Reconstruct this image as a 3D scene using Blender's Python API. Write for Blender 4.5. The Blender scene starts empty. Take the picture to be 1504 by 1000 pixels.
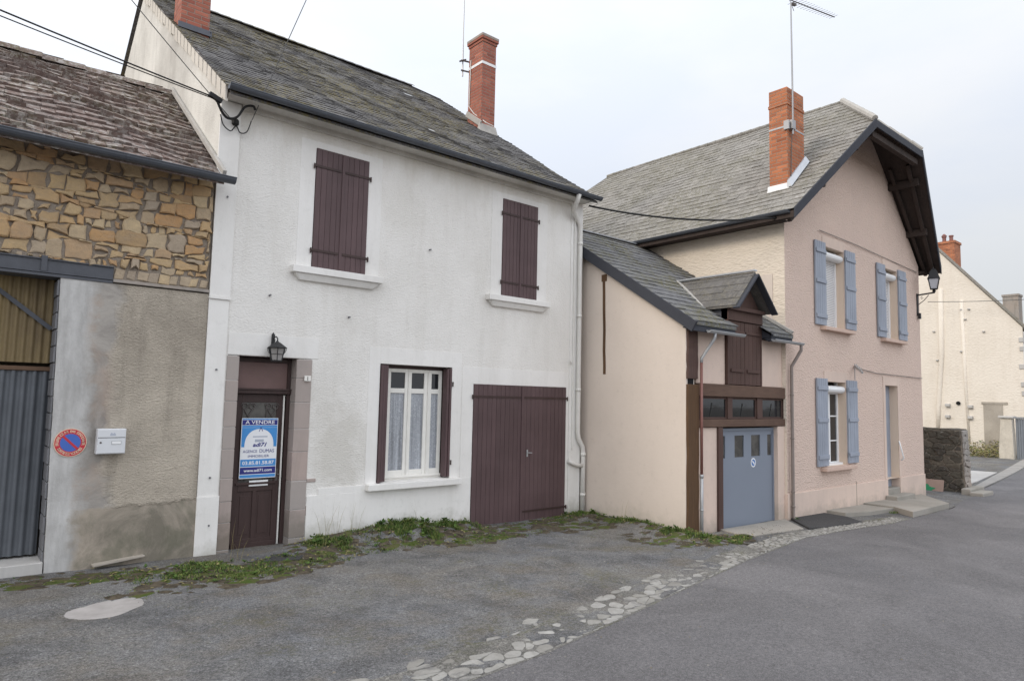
import bpy, bmesh, math, random
from mathutils import Vector, Matrix, noise as mnoise
random.seed(7)
R = math.radians
scene = bpy.context.scene
COL = scene.collection

# ------------------------------------------------------------------ helpers
def V3(*a): return Vector(a)

def ground_z(x): return -0.018 * (x - 4.0)

class MB:
    """collects faces, each with a material slot and a tint; build() makes ONE mesh object"""
    def __init__(s): s.v = []; s.f = []; s.m = []; s.c = []
    def face(s, pts, m=0, c=.5):
        b = len(s.v); s.v += [tuple(p) for p in pts]; s.f.append(tuple(range(b, b + len(pts)))); s.m.append(m); s.c.append(c)
    def hexa(s, p, m=0, c=.5):
        b = len(s.v); s.v += [tuple(q) for q in p]
        for q in ((0,3,2,1),(4,5,6,7),(0,1,5,4),(1,2,6,5),(2,3,7,6),(3,0,4,7)):
            s.f.append(tuple(b + i for i in q)); s.m.append(m); s.c.append(c)
    def box(s, x0, x1, y0, y1, z0, z1, m=0, c=.5):
        s.hexa([(x0,y0,z0),(x1,y0,z0),(x1,y1,z0),(x0,y1,z0),(x0,y0,z1),(x1,y0,z1),(x1,y1,z1),(x0,y1,z1)], m, c)
    def bar(s, a, b, w, h, up=(0,0,1), m=0, c=.5):
        a = Vector(a); b = Vector(b); d = (b - a).normalized(); u = Vector(up)
        r = d.cross(u).normalized(); u = r.cross(d).normalized(); r *= w/2; u *= h/2
        s.hexa([a-r-u, a+r-u, a+r+u, a-r+u, b-r-u, b+r-u, b+r+u, b-r+u], m, c)
    def tube(s, pts, r, n=8, m=0, c=.5, caps=True):
        pts = [Vector(p) for p in pts]; k = len(pts); rs = r if isinstance(r, (list, tuple)) else [r]*k
        rings = []; prev = None
        for i, p in enumerate(pts):
            d = (pts[min(i+1, k-1)] - pts[max(i-1, 0)]).normalized()
            if prev is None:
                a = Vector((0,0,1)) if abs(d.z) < .9 else Vector((1,0,0)); u = d.cross(a).normalized()
            else:
                u = (prev - d * prev.dot(d)).normalized()
            prev = u; w = d.cross(u); b = len(s.v)
            for j in range(n):
                t = 2*math.pi*j/n; s.v.append(tuple(p + (u*math.cos(t) + w*math.sin(t))*rs[i]))
            rings.append(b)
        for i in range(k-1):
            for j in range(n):
                j2 = (j+1) % n
                s.f.append((rings[i]+j, rings[i]+j2, rings[i+1]+j2, rings[i+1]+j)); s.m.append(m); s.c.append(c)
        if caps:
            s.f.append(tuple(rings[0]+j for j in reversed(range(n)))); s.m.append(m); s.c.append(c)
            s.f.append(tuple(rings[-1]+j for j in range(n))); s.m.append(m); s.c.append(c)
    def prism(s, poly, off, m=0, c=.5, top=True):
        """polygon of 3-D points extruded by vector off"""
        off = Vector(off); P = [Vector(p) for p in poly]; Q = [p + off for p in P]; b = len(s.v); n = len(P)
        s.v += [tuple(p) for p in P] + [tuple(q) for q in Q]
        s.f.append(tuple(b+i for i in reversed(range(n)))); s.f.append(tuple(b+n+i for i in range(n)))
        for i in range(n): s.f.append((b+i, b+(i+1) % n, b+n+(i+1) % n, b+n+i))
        s.m += [m]*(n+2); s.c += [c]*(n+2)
    def lathe(s, prof, cx, cy, n=6, rot=0, m=0, c=.5):
        """profile [(r, z)] turned round a vertical axis"""
        b = len(s.v)
        for r, z in prof:
            for j in range(n):
                t = 2*math.pi*j/n + rot; s.v.append((cx + r*math.cos(t), cy + r*math.sin(t), z))
        for i in range(len(prof)-1):
            for j in range(n):
                j2 = (j+1) % n; s.f.append((b+i*n+j, b+i*n+j2, b+(i+1)*n+j2, b+(i+1)*n+j)); s.m.append(m); s.c.append(c)
        s.f.append(tuple(b+j for j in reversed(range(n)))); s.f.append(tuple(b+(len(prof)-1)*n+j for j in range(n)))
        s.m += [m]*2; s.c += [c]*2
    def each(s, name, mats, parent, **kw):
        """every loose piece becomes a part of its own"""
        root = list(range(len(s.v)))
        def find(i):
            while root[i] != i: root[i] = root[root[i]]; i = root[i]
            return i
        for f in s.f:
            a = find(f[0])
            for q in f[1:]: root[find(q)] = a
        groups = {}
        for k, f in enumerate(s.f): groups.setdefault(find(f[0]), []).append(k)
        out = []
        for ks in groups.values():
            m = MB(); mp = {}
            for k in ks:
                for q in s.f[k]:
                    if q not in mp: mp[q] = len(m.v); m.v.append(s.v[q])
                m.f.append(tuple(mp[q] for q in s.f[k])); m.m.append(s.m[k]); m.c.append(s.c[k])
            out.append(m.build(name, mats, parent, **kw))
        return out
    def build(s, name, mats, parent=None, smooth=False, bevel=0, fix=True, weld=False, **tags):
        if not isinstance(mats, (list, tuple)): mats = [mats]
        org = Vector(parent['_o']) if parent is not None else Vector((0,0,0))
        me = bpy.data.meshes.new(name)
        me.from_pydata([tuple(Vector(p) - org) for p in s.v], [], s.f)
        for mt in mats: me.materials.append(mt)
        me.polygons.foreach_set('material_index', s.m)
        if weld or fix:
            bm = bmesh.new(); bm.from_mesh(me)
            if weld: bmesh.ops.remove_doubles(bm, verts=bm.verts, dist=1e-4)
            if fix: bmesh.ops.recalc_face_normals(bm, faces=bm.faces)
            bm.to_mesh(me); bm.free()
        me.uv_layers.new(name='UV'); me.color_attributes.new('tint', 'FLOAT_COLOR', 'CORNER'); uv = me.uv_layers['UV']; ca = me.color_attributes['tint']
        wd = len(me.polygons) == len(s.c)
        for p in me.polygons:
            n = p.normal; a = (abs(n.x), abs(n.y), abs(n.z)); k = a.index(max(a))
            c = s.c[p.index] if wd else .5
            for li in p.loop_indices:
                co = me.vertices[me.loops[li].vertex_index].co
                uv.data[li].uv = (co.y, co.z) if k == 0 else ((co.x, co.z) if k == 1 else (co.x, co.y))
                ca.data[li].color = (c, c, c, 1)
            if smooth: p.use_smooth = True
        o = bpy.data.objects.new(name, me); COL.objects.link(o)
        if parent is not None:
            o.parent = parent; o['_o'] = parent['_o']
        else: o['_o'] = (0., 0., 0.)
        if bevel:
            b = o.modifiers.new('bevel', 'BEVEL'); b.width = bevel; b.segments = 2; b.limit_method = 'ANGLE'
        for k, v in tags.items(): o[k] = v
        return o

def thing(name, loc, label, cat, group=None):
    o = bpy.data.objects.new(name, None); COL.objects.link(o); o.location = loc; o['_o'] = tuple(float(q) for q in loc)
    o['label'] = label; o['category'] = cat
    if group: o['group'] = group
    return o

def sub(o, parent):            # make o a child of a part (both live in the part's own space already)
    o.parent = parent; return o

# --- wall sheet with openings: o + u*a + v*b, openings pushed in along n
def wall_grid(mb, o, u, v, n, U, W, holes, depth, m=0, m_reveal=None):
    o, u, v, n = Vector(o), Vector(u), Vector(v), Vector(n)
    if m_reveal is None: m_reveal = m
    us = sorted(set([U[0], U[1]] + [h[0] for h in holes] + [h[1] for h in holes]))
    ws = sorted(set([W[0], W[1]] + [h[2] for h in holes] + [h[3] for h in holes]))
    us = [a for a in us if U[0] <= a <= U[1]]; ws = [a for a in ws if W[0] <= a <= W[1]]
    P = lambda a, b, d=0: o + u*a + v*b + n*d
    hole = lambda a, b: any(h[0] < a < h[1] and h[2] < b < h[3] for h in holes)
    for i in range(len(us)-1):
        for j in range(len(ws)-1):
            if not hole((us[i]+us[i+1])/2, (ws[j]+ws[j+1])/2):
                mb.face([P(us[i],ws[j]), P(us[i+1],ws[j]), P(us[i+1],ws[j+1]), P(us[i],ws[j+1])], m)
    for a0, a1, b0, b1 in holes:
        b0c = max(b0, W[0])
        for q in (((a0,b0c),(a0,b1)), ((a1,b1),(a1,b0c)), ((a0,b1),(a1,b1)), ((a1,b0c),(a0,b0c))):
            (p, r), (p2, r2) = q
            mb.face([P(p,r), P(p2,r2), P(p2,r2,depth), P(p,r,depth)], m_reveal)

# --- rows of roof tiles on a plane; u0/u1 give the row's ends at height v up the slope
def roof_tiles(mb, O, U, W, N, length, u0, u1, e, w, th, jit=.006, wj=.15, m=0, sag=None, skip=None):
    O, U, W, N = Vector(O), Vector(U), Vector(W), Vector(N)
    rows = int(math.ceil(length / e))
    def P(a, b, h):
        if sag: h += sag(a, b)
        return O + U*a + W*b + N*h
    for i in range(rows):
        v = i*e; v2 = min(v + e*1.06, length)
        vv = min(v + e, length)
        if v2 - v < .02: continue
        a0, a1, b0, b1 = u0(v), u1(v), u0(v2), u1(v2)
        lo, hi = min(a0, b0), max(a1, b1)
        x = lo - w*(.5 if i % 2 else .0) - random.random()*w*.12
        h0 = th
        while x < hi:
            ww = w*(1 + random.uniform(-wj, wj)*.5); x2 = x + ww
            p, q = max(x, a0), min(x2 - .004, a1); p2, q2 = max(x, b0), min(x2 - .004, b1)
            if p < q - .01 or p2 < q2 - .01:
                if q < p: p = q = (a0 if x < (a0+a1)/2 else a1)
                if q2 < p2: p2 = q2 = (b0 if x < (b0+b1)/2 else b1)
                if not (skip and skip((p+q)/2, v)):
                    ha = th + random.uniform(-jit, jit); hb = ha + random.uniform(-jit, jit)*.6
                    dv = random.uniform(-.2, .2)*jit*2
                    A, B, Cc, D = P(p, v+dv, ha), P(q, v+dv, hb), P(q2, v2, .001), P(p2, v2, .001)
                    A0, B0 = P(p, v+dv, -.002), P(q, v+dv, -.002); c = random.random()
                    mb.face([A, B, Cc, D], m, c); mb.face([A0, B0, B, A], m, c)
                    mb.face([A0, A, D], m, c); mb.face([B0, Cc, B], m, c)
            x = x2

# --- irregular stones: Voronoi cells in a U x W rectangle
def cells(w, h, nx, ny, jit=.8, seed=1, stretch=1.0):
    rnd = random.Random(seed); S = []
    for j in range(-1, ny+1):
        for i in range(-1, nx+1):
            S.append(((i + .5 + (.5 if j % 2 else 0) + rnd.uniform(-.5, .5)*jit)*w/nx, (j + .5 + rnd.uniform(-.5, .5)*jit)*h/ny))
    out = []; rx = w/nx*3; ry = h/ny*3
    for (sx, sy) in S:
        poly = [(0,0), (w,0), (w,h), (0,h)]
        for (tx, ty) in S:
            if (tx, ty) == (sx, sy) or abs(tx-sx) > rx or abs(ty-sy) > ry: continue
            mx, my = (sx+tx)/2, (sy+ty)/2; nx_, ny_ = tx-sx, (ty-sy)*stretch**2
            if poly:
                res = []
                for k in range(len(poly)):
                    a, b = poly[k], poly[(k+1) % len(poly)]
                    da = (a[0]-mx)*nx_ + (a[1]-my)*ny_; db = (b[0]-mx)*nx_ + (b[1]-my)*ny_
                    if da <= 0: res.append(a)
                    if (da < 0 < db) or (db < 0 < da):
                        t = da/(da-db); res.append((a[0]+(b[0]-a[0])*t, a[1]+(b[1]-a[1])*t))
                poly = res
        if len(poly) >= 3:
            ar = abs(sum(poly[k][0]*poly[(k+1) % len(poly)][1] - poly[(k+1) % len(poly)][0]*poly[k][1] for k in range(len(poly))))/2
            if ar > w*h/(nx*ny)*.12: out.append(poly)
    return out

def courses(w, h, seed, rows=(.08, .19), lens=(1.0, 2.6), lean=.35, wob=.022):
    """roughly coursed rubble: uneven beds, leaning joints, odd corners"""
    rnd = random.Random(seed); beds = [0.]
    while beds[-1] < h: beds.append(beds[-1] + rnd.uniform(*rows))
    def bed(k, x):
        z = beds[k] + wob*(1.3*math.sin(x*2.1+k*1.7) + math.sin(x*5.3+k*2.9)*.8)
        return max(0, min(h, z)) if 0 < k < len(beds)-1 else max(0, min(h, beds[k]))
    out = []
    for k in range(len(beds)-1):
        x = -rnd.random()*.2; hh = beds[k+1]-beds[k]
        while x < w:
            L = hh*rnd.uniform(*lens); x2 = x + L; l1 = rnd.uniform(-lean, lean)*hh; a, b = max(0, x), min(w, x2)
            if b - a > .03:
                poly = [(a, bed(k, a)), ((a+b)/2+rnd.uniform(-.2, .2)*L, bed(k, (a+b)/2) + rnd.uniform(-.02, .012)), (b + rnd.uniform(-.1, .1)*hh, bed(k, b)), (b, bed(k+1, b)), ((a+b)/2+rnd.uniform(-.25, .25)*L, bed(k+1, (a+b)/2) + rnd.uniform(-.012, .025)), (a + rnd.uniform(-.1, .25)*hh, bed(k+1, a))]
                if rnd.random() < .16 and hh > .12 and L < .28:      # a stone split in two thin ones
                    m0, m1 = (poly[0][1]+poly[5][1])/2, (poly[2][1]+poly[3][1])/2
                    out.append([poly[0], poly[1], poly[2], (b, m1-.004), (a, m0-.004)]); out.append([(a, m0+.004), (b, m1+.004), poly[3], poly[4], poly[5]])
                else: out.append(poly)
            x = x2
    return out

def stone(mb, poly, P, N, gap, h, rnd, rough=.012, inset=.012, m=0, c=None, soft=0):
    """one stone from a cell; P maps (a, b) to a point, N is the outward normal"""
    N = Vector(N); cx = sum(p[0] for p in poly)/len(poly); cy = sum(p[1] for p in poly)/len(poly)
    ring = []
    for k in range(len(poly)):
        a, b = poly[k], poly[(k+1) % len(poly)]; L = math.hypot(b[0]-a[0], b[1]-a[1])
        n = max(1, int(L/(.035 if soft else .07)))
        for q in range(n):
            t = q/n; ring.append((a[0]+(b[0]-a[0])*t, a[1]+(b[1]-a[1])*t, q == 0))
    r2 = []
    for x, y, corner in ring:
        d = math.hypot(x-cx, y-cy) or 1; s = max(.3, (d - gap*(1.5 if corner else 1) + rnd.uniform(-rough, rough))/d)
        r2.append((cx+(x-cx)*s, cy+(y-cy)*s))
    for _ in range(soft): r2 = [((r2[q-1][0]+2*r2[q][0]+r2[(q+1) % len(r2)][0])/4, (r2[q-1][1]+2*r2[q][1]+r2[(q+1) % len(r2)][1])/4) for q in range(len(r2))]
    tx, ty = rnd.uniform(-.06, .06), rnd.uniform(-.06, .06); c = rnd.random() if c is None else c
    b = len(mb.v); n = len(r2)
    for x, y in r2: mb.v.append(tuple(Vector(P(x, y))))
    for x, y in r2:
        hh = h*.75 + tx*(x-cx) + ty*(y-cy); mb.v.append(tuple(Vector(P(x, y)) + N*hh))
    for x, y in r2:
        d = math.hypot(x-cx, y-cy) or 1; s = max(.5, (d-inset*1.4)/d)
        hh = h + tx*(x-cx) + ty*(y-cy) + rnd.uniform(-.06, .06)*h
        mb.v.append(tuple(Vector(P(cx+(x-cx)*s, cy+(y-cy)*s)) + N*hh))
    mb.v.append(tuple(Vector(P(cx, cy)) + N*(h + rnd.uniform(-.04, .06)*h))); ci = len(mb.v)-1
    for lv in (0, 1):
        for j in range(n):
            j2 = (j+1) % n; mb.f.append((b+lv*n+j, b+lv*n+j2, b+(lv+1)*n+j2, b+(lv+1)*n+j)); mb.m.append(m); mb.c.append(c)
    for j in range(n):
        mb.f.append((b+2*n+j, b+2*n+(j+1) % n, ci)); mb.m.append(m); mb.c.append(c)

def text_faces(mb, body, x, z, y, h, width=None, m=0, bold=.0, rot=0, cx=None, shear=0):
    """flat lettering facing -Y, left edge/centre x, baseline z; cap height h"""
    cu = bpy.data.curves.new('lettering', 'FONT'); cu.body = body; cu.size = 1; cu.align_x = 'CENTER'; cu.offset = bold; cu.shear = shear
    cu.resolution_u = 3
    o = bpy.data.objects.new('lettering', cu); COL.objects.link(o); bpy.context.view_layer.update()
    dg = bpy.context.evaluated_depsgraph_get(); me = bpy.data.meshes.new_from_object(o.evaluated_get(dg))
    s = h/.70; xs = [v.co.x for v in me.vertices]
    sx = s if width is None else width/(max(xs)-min(xs)); mid = (max(xs)+min(xs))/2
    ca, sa = math.cos(rot), math.sin(rot)
    b = len(mb.v)
    for v in me.vertices:
        px, pz = (v.co.x-mid)*sx, v.co.y*s
        mb.v.append((x + px*ca - pz*sa, y, z + px*sa + pz*ca))
    for p in me.polygons:
        mb.f.append(tuple(b+i for i in p.vertices)); mb.m.append(m); mb.c.append(.5)
    bpy.data.objects.remove(o); bpy.data.curves.remove(cu); bpy.data.meshes.remove(me)

# ------------------------------------------------------------------ materials
class NT:
    def __init__(s, name, rough=.85, spec=.3):
        s.mt = bpy.data.materials.new(name); s.mt.use_nodes = True; s.t = s.mt.node_tree; s.b = s.t.nodes['Principled BSDF']
        s.b.inputs['Roughness'].default_value = rough; s.b.inputs['Specular IOR Level'].default_value = spec
        s._tc = None
    def n(s, ty): return s.t.nodes.new(ty)
    def l(s, a, b): s.t.links.new(a, b)
    def co(s, kind='Object', scale=(1,1,1), rot=(0,0,0)):
        if s._tc is None: s._tc = s.n('ShaderNodeTexCoord')
        m = s.n('ShaderNodeMapping'); m.inputs['Scale'].default_value = scale; m.inputs['Rotation'].default_value = rot
        s.l(s._tc.outputs[kind], m.inputs['Vector']); return m.outputs[0]
    def noise(s, scale, detail=6, rough=.6, co=None, dist=0):
        x = s.n('ShaderNodeTexNoise'); x.inputs['Scale'].default_value = scale; x.inputs['Detail'].default_value = detail
        x.inputs['Roughness'].default_value = rough; x.inputs['Distortion'].default_value = dist
        s.l(co if co is not None else s.co(), x.inputs['Vector']); return x.outputs['Fac']
    def voro(s, scale, feat='F1', co=None, out='Distance', rnd=1):
        x = s.n('ShaderNodeTexVoronoi'); x.feature = feat; x.inputs['Scale'].default_value = scale; x.inputs['Randomness'].default_value = rnd
        s.l(co if co is not None else s.co(), x.inputs['Vector']); return x.outputs[out]
    def ramp(s, f, pts, interp='LINEAR'):
        x = s.n('ShaderNodeValToRGB'); e = x.color_ramp.elements; x.color_ramp.interpolation = interp
        while len(e) < len(pts): e.new(.5)
        for k, (p, c) in enumerate(pts):
            e[k].position = p; e[k].color = (c, c, c, 1) if isinstance(c, (int, float)) else (*c, 1)
        s.l(f, x.inputs[0]); return x.outputs[0]
    def mix(s, f, a, b, mode='MIX'):
        x = s.n('ShaderNodeMix'); x.data_type = 'RGBA'; x.blend_type = mode
        for ix, val in ((0, f), (6, a), (7, b)):
            sk = x.inputs[ix]
            if isinstance(val, (int, float)): sk.default_value = val if ix == 0 else (val, val, val, 1)
            elif isinstance(val, tuple): sk.default_value = (*val, 1)
            else: s.l(val, sk)
        return x.outputs[2]
    def math(s, op, a, b=0.0, clamp=False):
        x = s.n('ShaderNodeMath'); x.operation = op; x.use_clamp = clamp
        for i, val in enumerate((a, b)):
            if isinstance(val, (int, float)): x.inputs[i].default_value = val
            else: s.l(val, x.inputs[i])
        return x.outputs[0]
    def attr(s, name='tint'):
        x = s.n('ShaderNodeAttribute'); x.attribute_name = name; return x.outputs['Fac']
    def sep(s, co, axis):
        x = s.n('ShaderNodeSeparateXYZ'); s.l(co, x.inputs[0]); return x.outputs[axis]
    def bump(s, h, dist=.01, strength=1.0):
        x = s.n('ShaderNodeBump'); x.inputs['Distance'].default_value = dist; x.inputs['Strength'].default_value = strength
        s.l(h, x.inputs['Height'])
        if s.b.inputs['Normal'].is_linked: s.l(s.b.inputs['Normal'].links[0].from_socket, x.inputs['Normal'])
        s.l(x.outputs[0], s.b.inputs['Normal']); return s
    def color(s, c):
        if isinstance(c, tuple): s.b.inputs['Base Color'].default_value = (*c, 1)
        else: s.l(c, s.b.inputs['Base Color'])
        return s
    def roughness(s, sock): s.l(sock, s.b.inputs['Roughness']); return s

MAT = {}
def plaster(key, col, dirt, dirt2=None, grain=38, gdist=.012, streak=.35, blotch=.5, flat=False, stretch=(1,1,1.5), hi=.62, splash=None, spots=(), eave=None):
    k = NT(key, .92, .15)
    f1 = k.ramp(k.noise(.55, 7, .62), [(.42, 0.), (hi+.1, 1.)]); f2 = k.ramp(k.noise(1.0, 8, .72, k.co(scale=(3.2, 3.2, .45)), .6), [(.48, 0.), (.80, 1.)])
    f3 = k.ramp(k.noise(9, 5, .7), [(.56, 0.), (.74, 1.)])
    c = k.mix(k.math('MULTIPLY', f1, blotch), col, dirt)
    c = k.mix(k.math('MULTIPLY', f2, streak), c, dirt2 or dirt)
    c = k.mix(k.math('MULTIPLY', f3, .16), c, tuple(q*.55 for q in dirt))
    if splash:       # mud thrown up along the foot of the wall, ragged on top
        zz, colr, amt = splash
        m = k.ramp(k.math('ADD', k.sep(k.co(), 2), k.math('MULTIPLY', k.math('SUBTRACT', k.noise(2.6, 8, .72), .5), .9)), [(max(0, zz-.16), 1.), (zz+.16, 0.)]); c = k.mix(k.math('MULTIPLY', m, amt), c, colr)
    for (sx, sz, rr, colr, amt) in spots:
        dx = k.math('SUBTRACT', k.sep(k.co(), 0), sx); dz = k.math('SUBTRACT', k.sep(k.co(), 2), sz)
        d = k.math('ADD', k.math('MULTIPLY', dx, dx), k.math('MULTIPLY', k.math('MULTIPLY', dz, dz), .6)); d = k.math('ADD', d, k.math('MULTIPLY', k.math('SUBTRACT', k.noise(3.2, 8, .72), .5), rr*rr*2.4))
        c = k.mix(k.math('MULTIPLY', k.ramp(d, [(rr*rr*.15, 1.), (rr*rr, 0.)]), amt), c, colr)
    if eave:         # old runs below the roof edge
        zz, colr, amt = eave
        m = k.math('ADD', k.math('SUBTRACT', k.sep(k.co(), 2), zz), k.math('MULTIPLY', k.math('SUBTRACT', k.noise(1, 7, .7, k.co(scale=(3, 3, .7))), .5), 1.1))
        c = k.mix(k.math('MULTIPLY', k.ramp(m, [(.0, 0.), (.55, 1.)]), amt), c, colr)
    k.color(c)
    if not flat:
        g = k.noise(grain, 4, .6, k.co(scale=stretch)); g2 = k.voro(grain*1.3, co=k.co(scale=stretch))
        k.bump(k.mix(.4, g, g2), gdist, .8); k.bump(k.noise(3, 3), .02, .3)
    else:
        k.bump(k.noise(60, 4, .6), .003, .5); k.bump(k.noise(2.5, 4), .02, .35)
    MAT[key] = k.mt; return k

def wood(key, col, col2, var=.5, rough=.7, grain=26, horiz=False, spec=.3, wear=None):
    k = NT(key, rough, spec)
    sc = (3, 18, grain) if horiz else (grain, grain, 1.4)
    f = k.ramp(k.noise(1, 6, .65, k.co(scale=sc), 1.2), [(.35, 0.), (.7, 1.)])
    c = k.mix(f, col, col2)
    c = k.mix(k.math('MULTIPLY', k.attr(), var), c, tuple(q*.62 for q in col))
    if wear:
        w = k.ramp(k.noise(1, 7, .7, k.co(scale=(34, 34, 1.6))), [(.64, 0.), (.74, 1.)]); c = k.mix(k.math('MULTIPLY', k.math('MULTIPLY', w, k.ramp(k.noise(.8, 4, .6), [(.38, .15), (.62, 1.)])), .65), c, wear)
    c = k.mix(k.math('MULTIPLY', k.ramp(k.noise(.9, 6, .6), [(.4, 0.), (.7, 1.)]), .35), c, tuple(q*1.5+.01 for q in col))
    k.color(c); k.bump(f, .004, .5); MAT[key] = k.mt; return k

def tile_mat(key, cols, lichen, moss, lamt=.5, mamt=.4, mscale=.8, lscale=16, rough=.85, spec=.25):
    k = NT(key, rough, spec); a = k.attr()
    c = k.ramp(a, [(i/max(1, len(cols)-1), q) for i, q in enumerate(cols)])
    c = k.mix(k.ramp(k.noise(7, 6, .7), [(.35, 0.), (.75, .7)]), c, tuple(q*.55 for q in cols[0]))
    lf = k.math('MULTIPLY', k.ramp(k.noise(lscale, 9, .78), [(.49, 0.), (.58, 1.)]), k.ramp(k.noise(.9, 4, .6), [(.3, .25), (.62, 1.)]))
    c = k.mix(k.math('MULTIPLY', lf, lamt), c, lichen)
    mf = k.math('MULTIPLY', k.ramp(k.noise(14, 6, .7), [(.44, 0.), (.6, 1.)]), k.ramp(k.noise(mscale, 5, .6), [(.42, 0.), (.60, 1.)]))
    c = k.mix(k.math('MULTIPLY', mf, mamt), c, moss)
    k.color(c); k.bump(k.noise(40, 5, .7), .006, .6); k.bump(mf, .012, .5); MAT[key] = k.mt; return k

def plain(key, col, rough=.6, spec=.4, metal=0, var=.25, scale=6, bump=0):
    k = NT(key, rough, spec); k.b.inputs['Metallic'].default_value = metal
    f = k.ramp(k.noise(scale, 7, .65), [(.35, 0.), (.75, 1.)])
    k.color(k.mix(k.math('MULTIPLY', f, var), col, tuple(q*.45 for q in col)))
    if bump: k.bump(k.noise(scale*6, 5, .6), bump, .6)
    MAT[key] = k.mt; return k

def brick(key, c1, c2, mortar, soot=.3, bw=.24, rh=.078, mt_=.011):
    """brick courses laid out from the face's own coordinates in metres"""
    k = NT(key, .9, .2); uv = k.co('UV'); u, v = k.sep(uv, 0), k.sep(uv, 1)
    vr = k.math('DIVIDE', v, rh); row = k.math('FLOOR', vr); fv = k.math('FRACT', vr)
    ur = k.math('ADD', k.math('DIVIDE', u, bw), k.math('MULTIPLY', row, .5)); col = k.math('FLOOR', ur); fu = k.math('FRACT', ur)
    ev = k.math('MULTIPLY', k.math('MINIMUM', fv, k.math('SUBTRACT', 1.0, fv)), rh); eu = k.math('MULTIPLY', k.math('MINIMUM', fu, k.math('SUBTRACT', 1.0, fu)), bw)
    ed = k.math('ADD', k.math('MINIMUM', ev, eu), k.math('MULTIPLY', k.math('SUBTRACT', k.noise(40, 3), .5), .006))
    mm = k.ramp(ed, [(mt_*.35, 1.), (mt_*.75, 0.)])
    cb = k.n('ShaderNodeCombineXYZ'); k.l(col, cb.inputs[0]); k.l(row, cb.inputs[1]); wn = k.n('ShaderNodeTexWhiteNoise'); wn.noise_dimensions = '2D'; k.l(cb.outputs[0], wn.inputs['Vector'])
    c = k.ramp(wn.outputs['Value'], [(0., c1), (.5, c2), (.8, tuple(q*1.25 for q in c1)), (1., tuple(q*.7 for q in c2))]); c = k.mix(k.math('MULTIPLY', k.noise(30, 5, .65), .45), c, tuple(q*.6 for q in c1))
    c = k.mix(mm, c, mortar)
    c = k.mix(k.math('MULTIPLY', k.ramp(k.noise(3, 7, .7), [(.45, 0.), (.7, 1.)]), soot), c, (.12, .095, .08))
    k.color(c); k.bump(mm, -.01, .8); k.bump(k.noise(60, 4), .003, .5); MAT[key] = k.mt

WH = (.80, .778, .742)
plaster('white_roughcast', WH, (.56, .535, .49), (.46, .42, .35), grain=26, gdist=.013, stretch=(1, 1, 1.9), blotch=.42, streak=.25, spots=((-1.62, 1.35, .62, (.46, .43, .37), .45), (-2.0, 2.2, .4, (.54, .51, .46), .25), (2.6, 3.3, .7, (.64, .62, .58), .25), (-.6, 5.3, .5, (.60, .57, .51), .25)), eave=(5.85, (.52, .465, .37), .5))
plaster('white_smooth', (.815, .797, .768), (.58, .56, .52), flat=True, blotch=.45, streak=.4, splash=(.14, (.36, .35, .29), .65))
plaster('gable_render', (.70, .68, .635), (.40, .38, .35), (.20, .19, .175), grain=22, gdist=.012, blotch=.9, streak=.28)
plaster('pink_roughcast', (.69, .54, .458), (.52, .42, .37), grain=13, gdist=.040, stretch=(1, 1, 2.6), blotch=.3, streak=.15)
plaster('pink_smooth', (.69, .55, .465), (.50, .41, .36), flat=True, blotch=.5, streak=.3, splash=(.22, (.33, .29, .24), .55))
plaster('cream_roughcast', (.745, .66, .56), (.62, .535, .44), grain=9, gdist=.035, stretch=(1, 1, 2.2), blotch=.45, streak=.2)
plaster('peach_render', (.685, .60, .53), (.59, .51, .445), (.57, .495, .43), flat=True, blotch=.5, streak=.2, splash=(.20, (.40, .36, .29), .5))
plaster('cream_render', (.74, .68, .60), (.62, .555, .475), (.54, .475, .395), grain=6, gdist=.03, blotch=.45, streak=.35)
plaster('beige_roughcast', (.46, .405, .33), (.31, .265, .215), (.24, .205, .165), grain=30, gdist=.03, blotch=.75, streak=.45)
plaster('grey_cement', (.34, .30, .255), (.17, .155, .13), (.12, .11, .09), flat=True, blotch=.8, streak=.5)
plaster('patched_cement', (.33, .305, .28), (.40, .325, .27), (.12, .115, .10), grain=9, gdist=.012, blotch=.9, streak=.7)
plaster('pale_concrete', (.50, .485, .465), (.34, .325, .305), (.22, .21, .20), flat=True, blotch=.6, streak=.4)
plaster('grey_block', (.20, .20, .21), (.12, .12, .13), flat=True, blotch=.7, streak=.4)
plaster('slab_concrete', (.36, .335, .30), (.21, .20, .17), (.16, .16, .11), grain=40, gdist=.006, blotch=.7, streak=.0)
k = plaster('pink_granite', (.44, .35, .315), (.30, .255, .235), (.22, .19, .17), flat=True, blotch=.85, streak=.5, splash=(.42, (.15, .13, .10), .75))
k.color(k.mix(k.math('MULTIPLY', k.attr(), .75), k.b.inputs['Base Color'].links[0].from_socket, (.36, .335, .315)))
k = NT('mortar', .95, .1); k.color(k.mix(k.noise(6, 6, .7), (.235, .20, .165), (.36, .305, .25))); k.bump(k.noise(30, 5, .7), .02); MAT['mortar'] = k.mt
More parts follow.
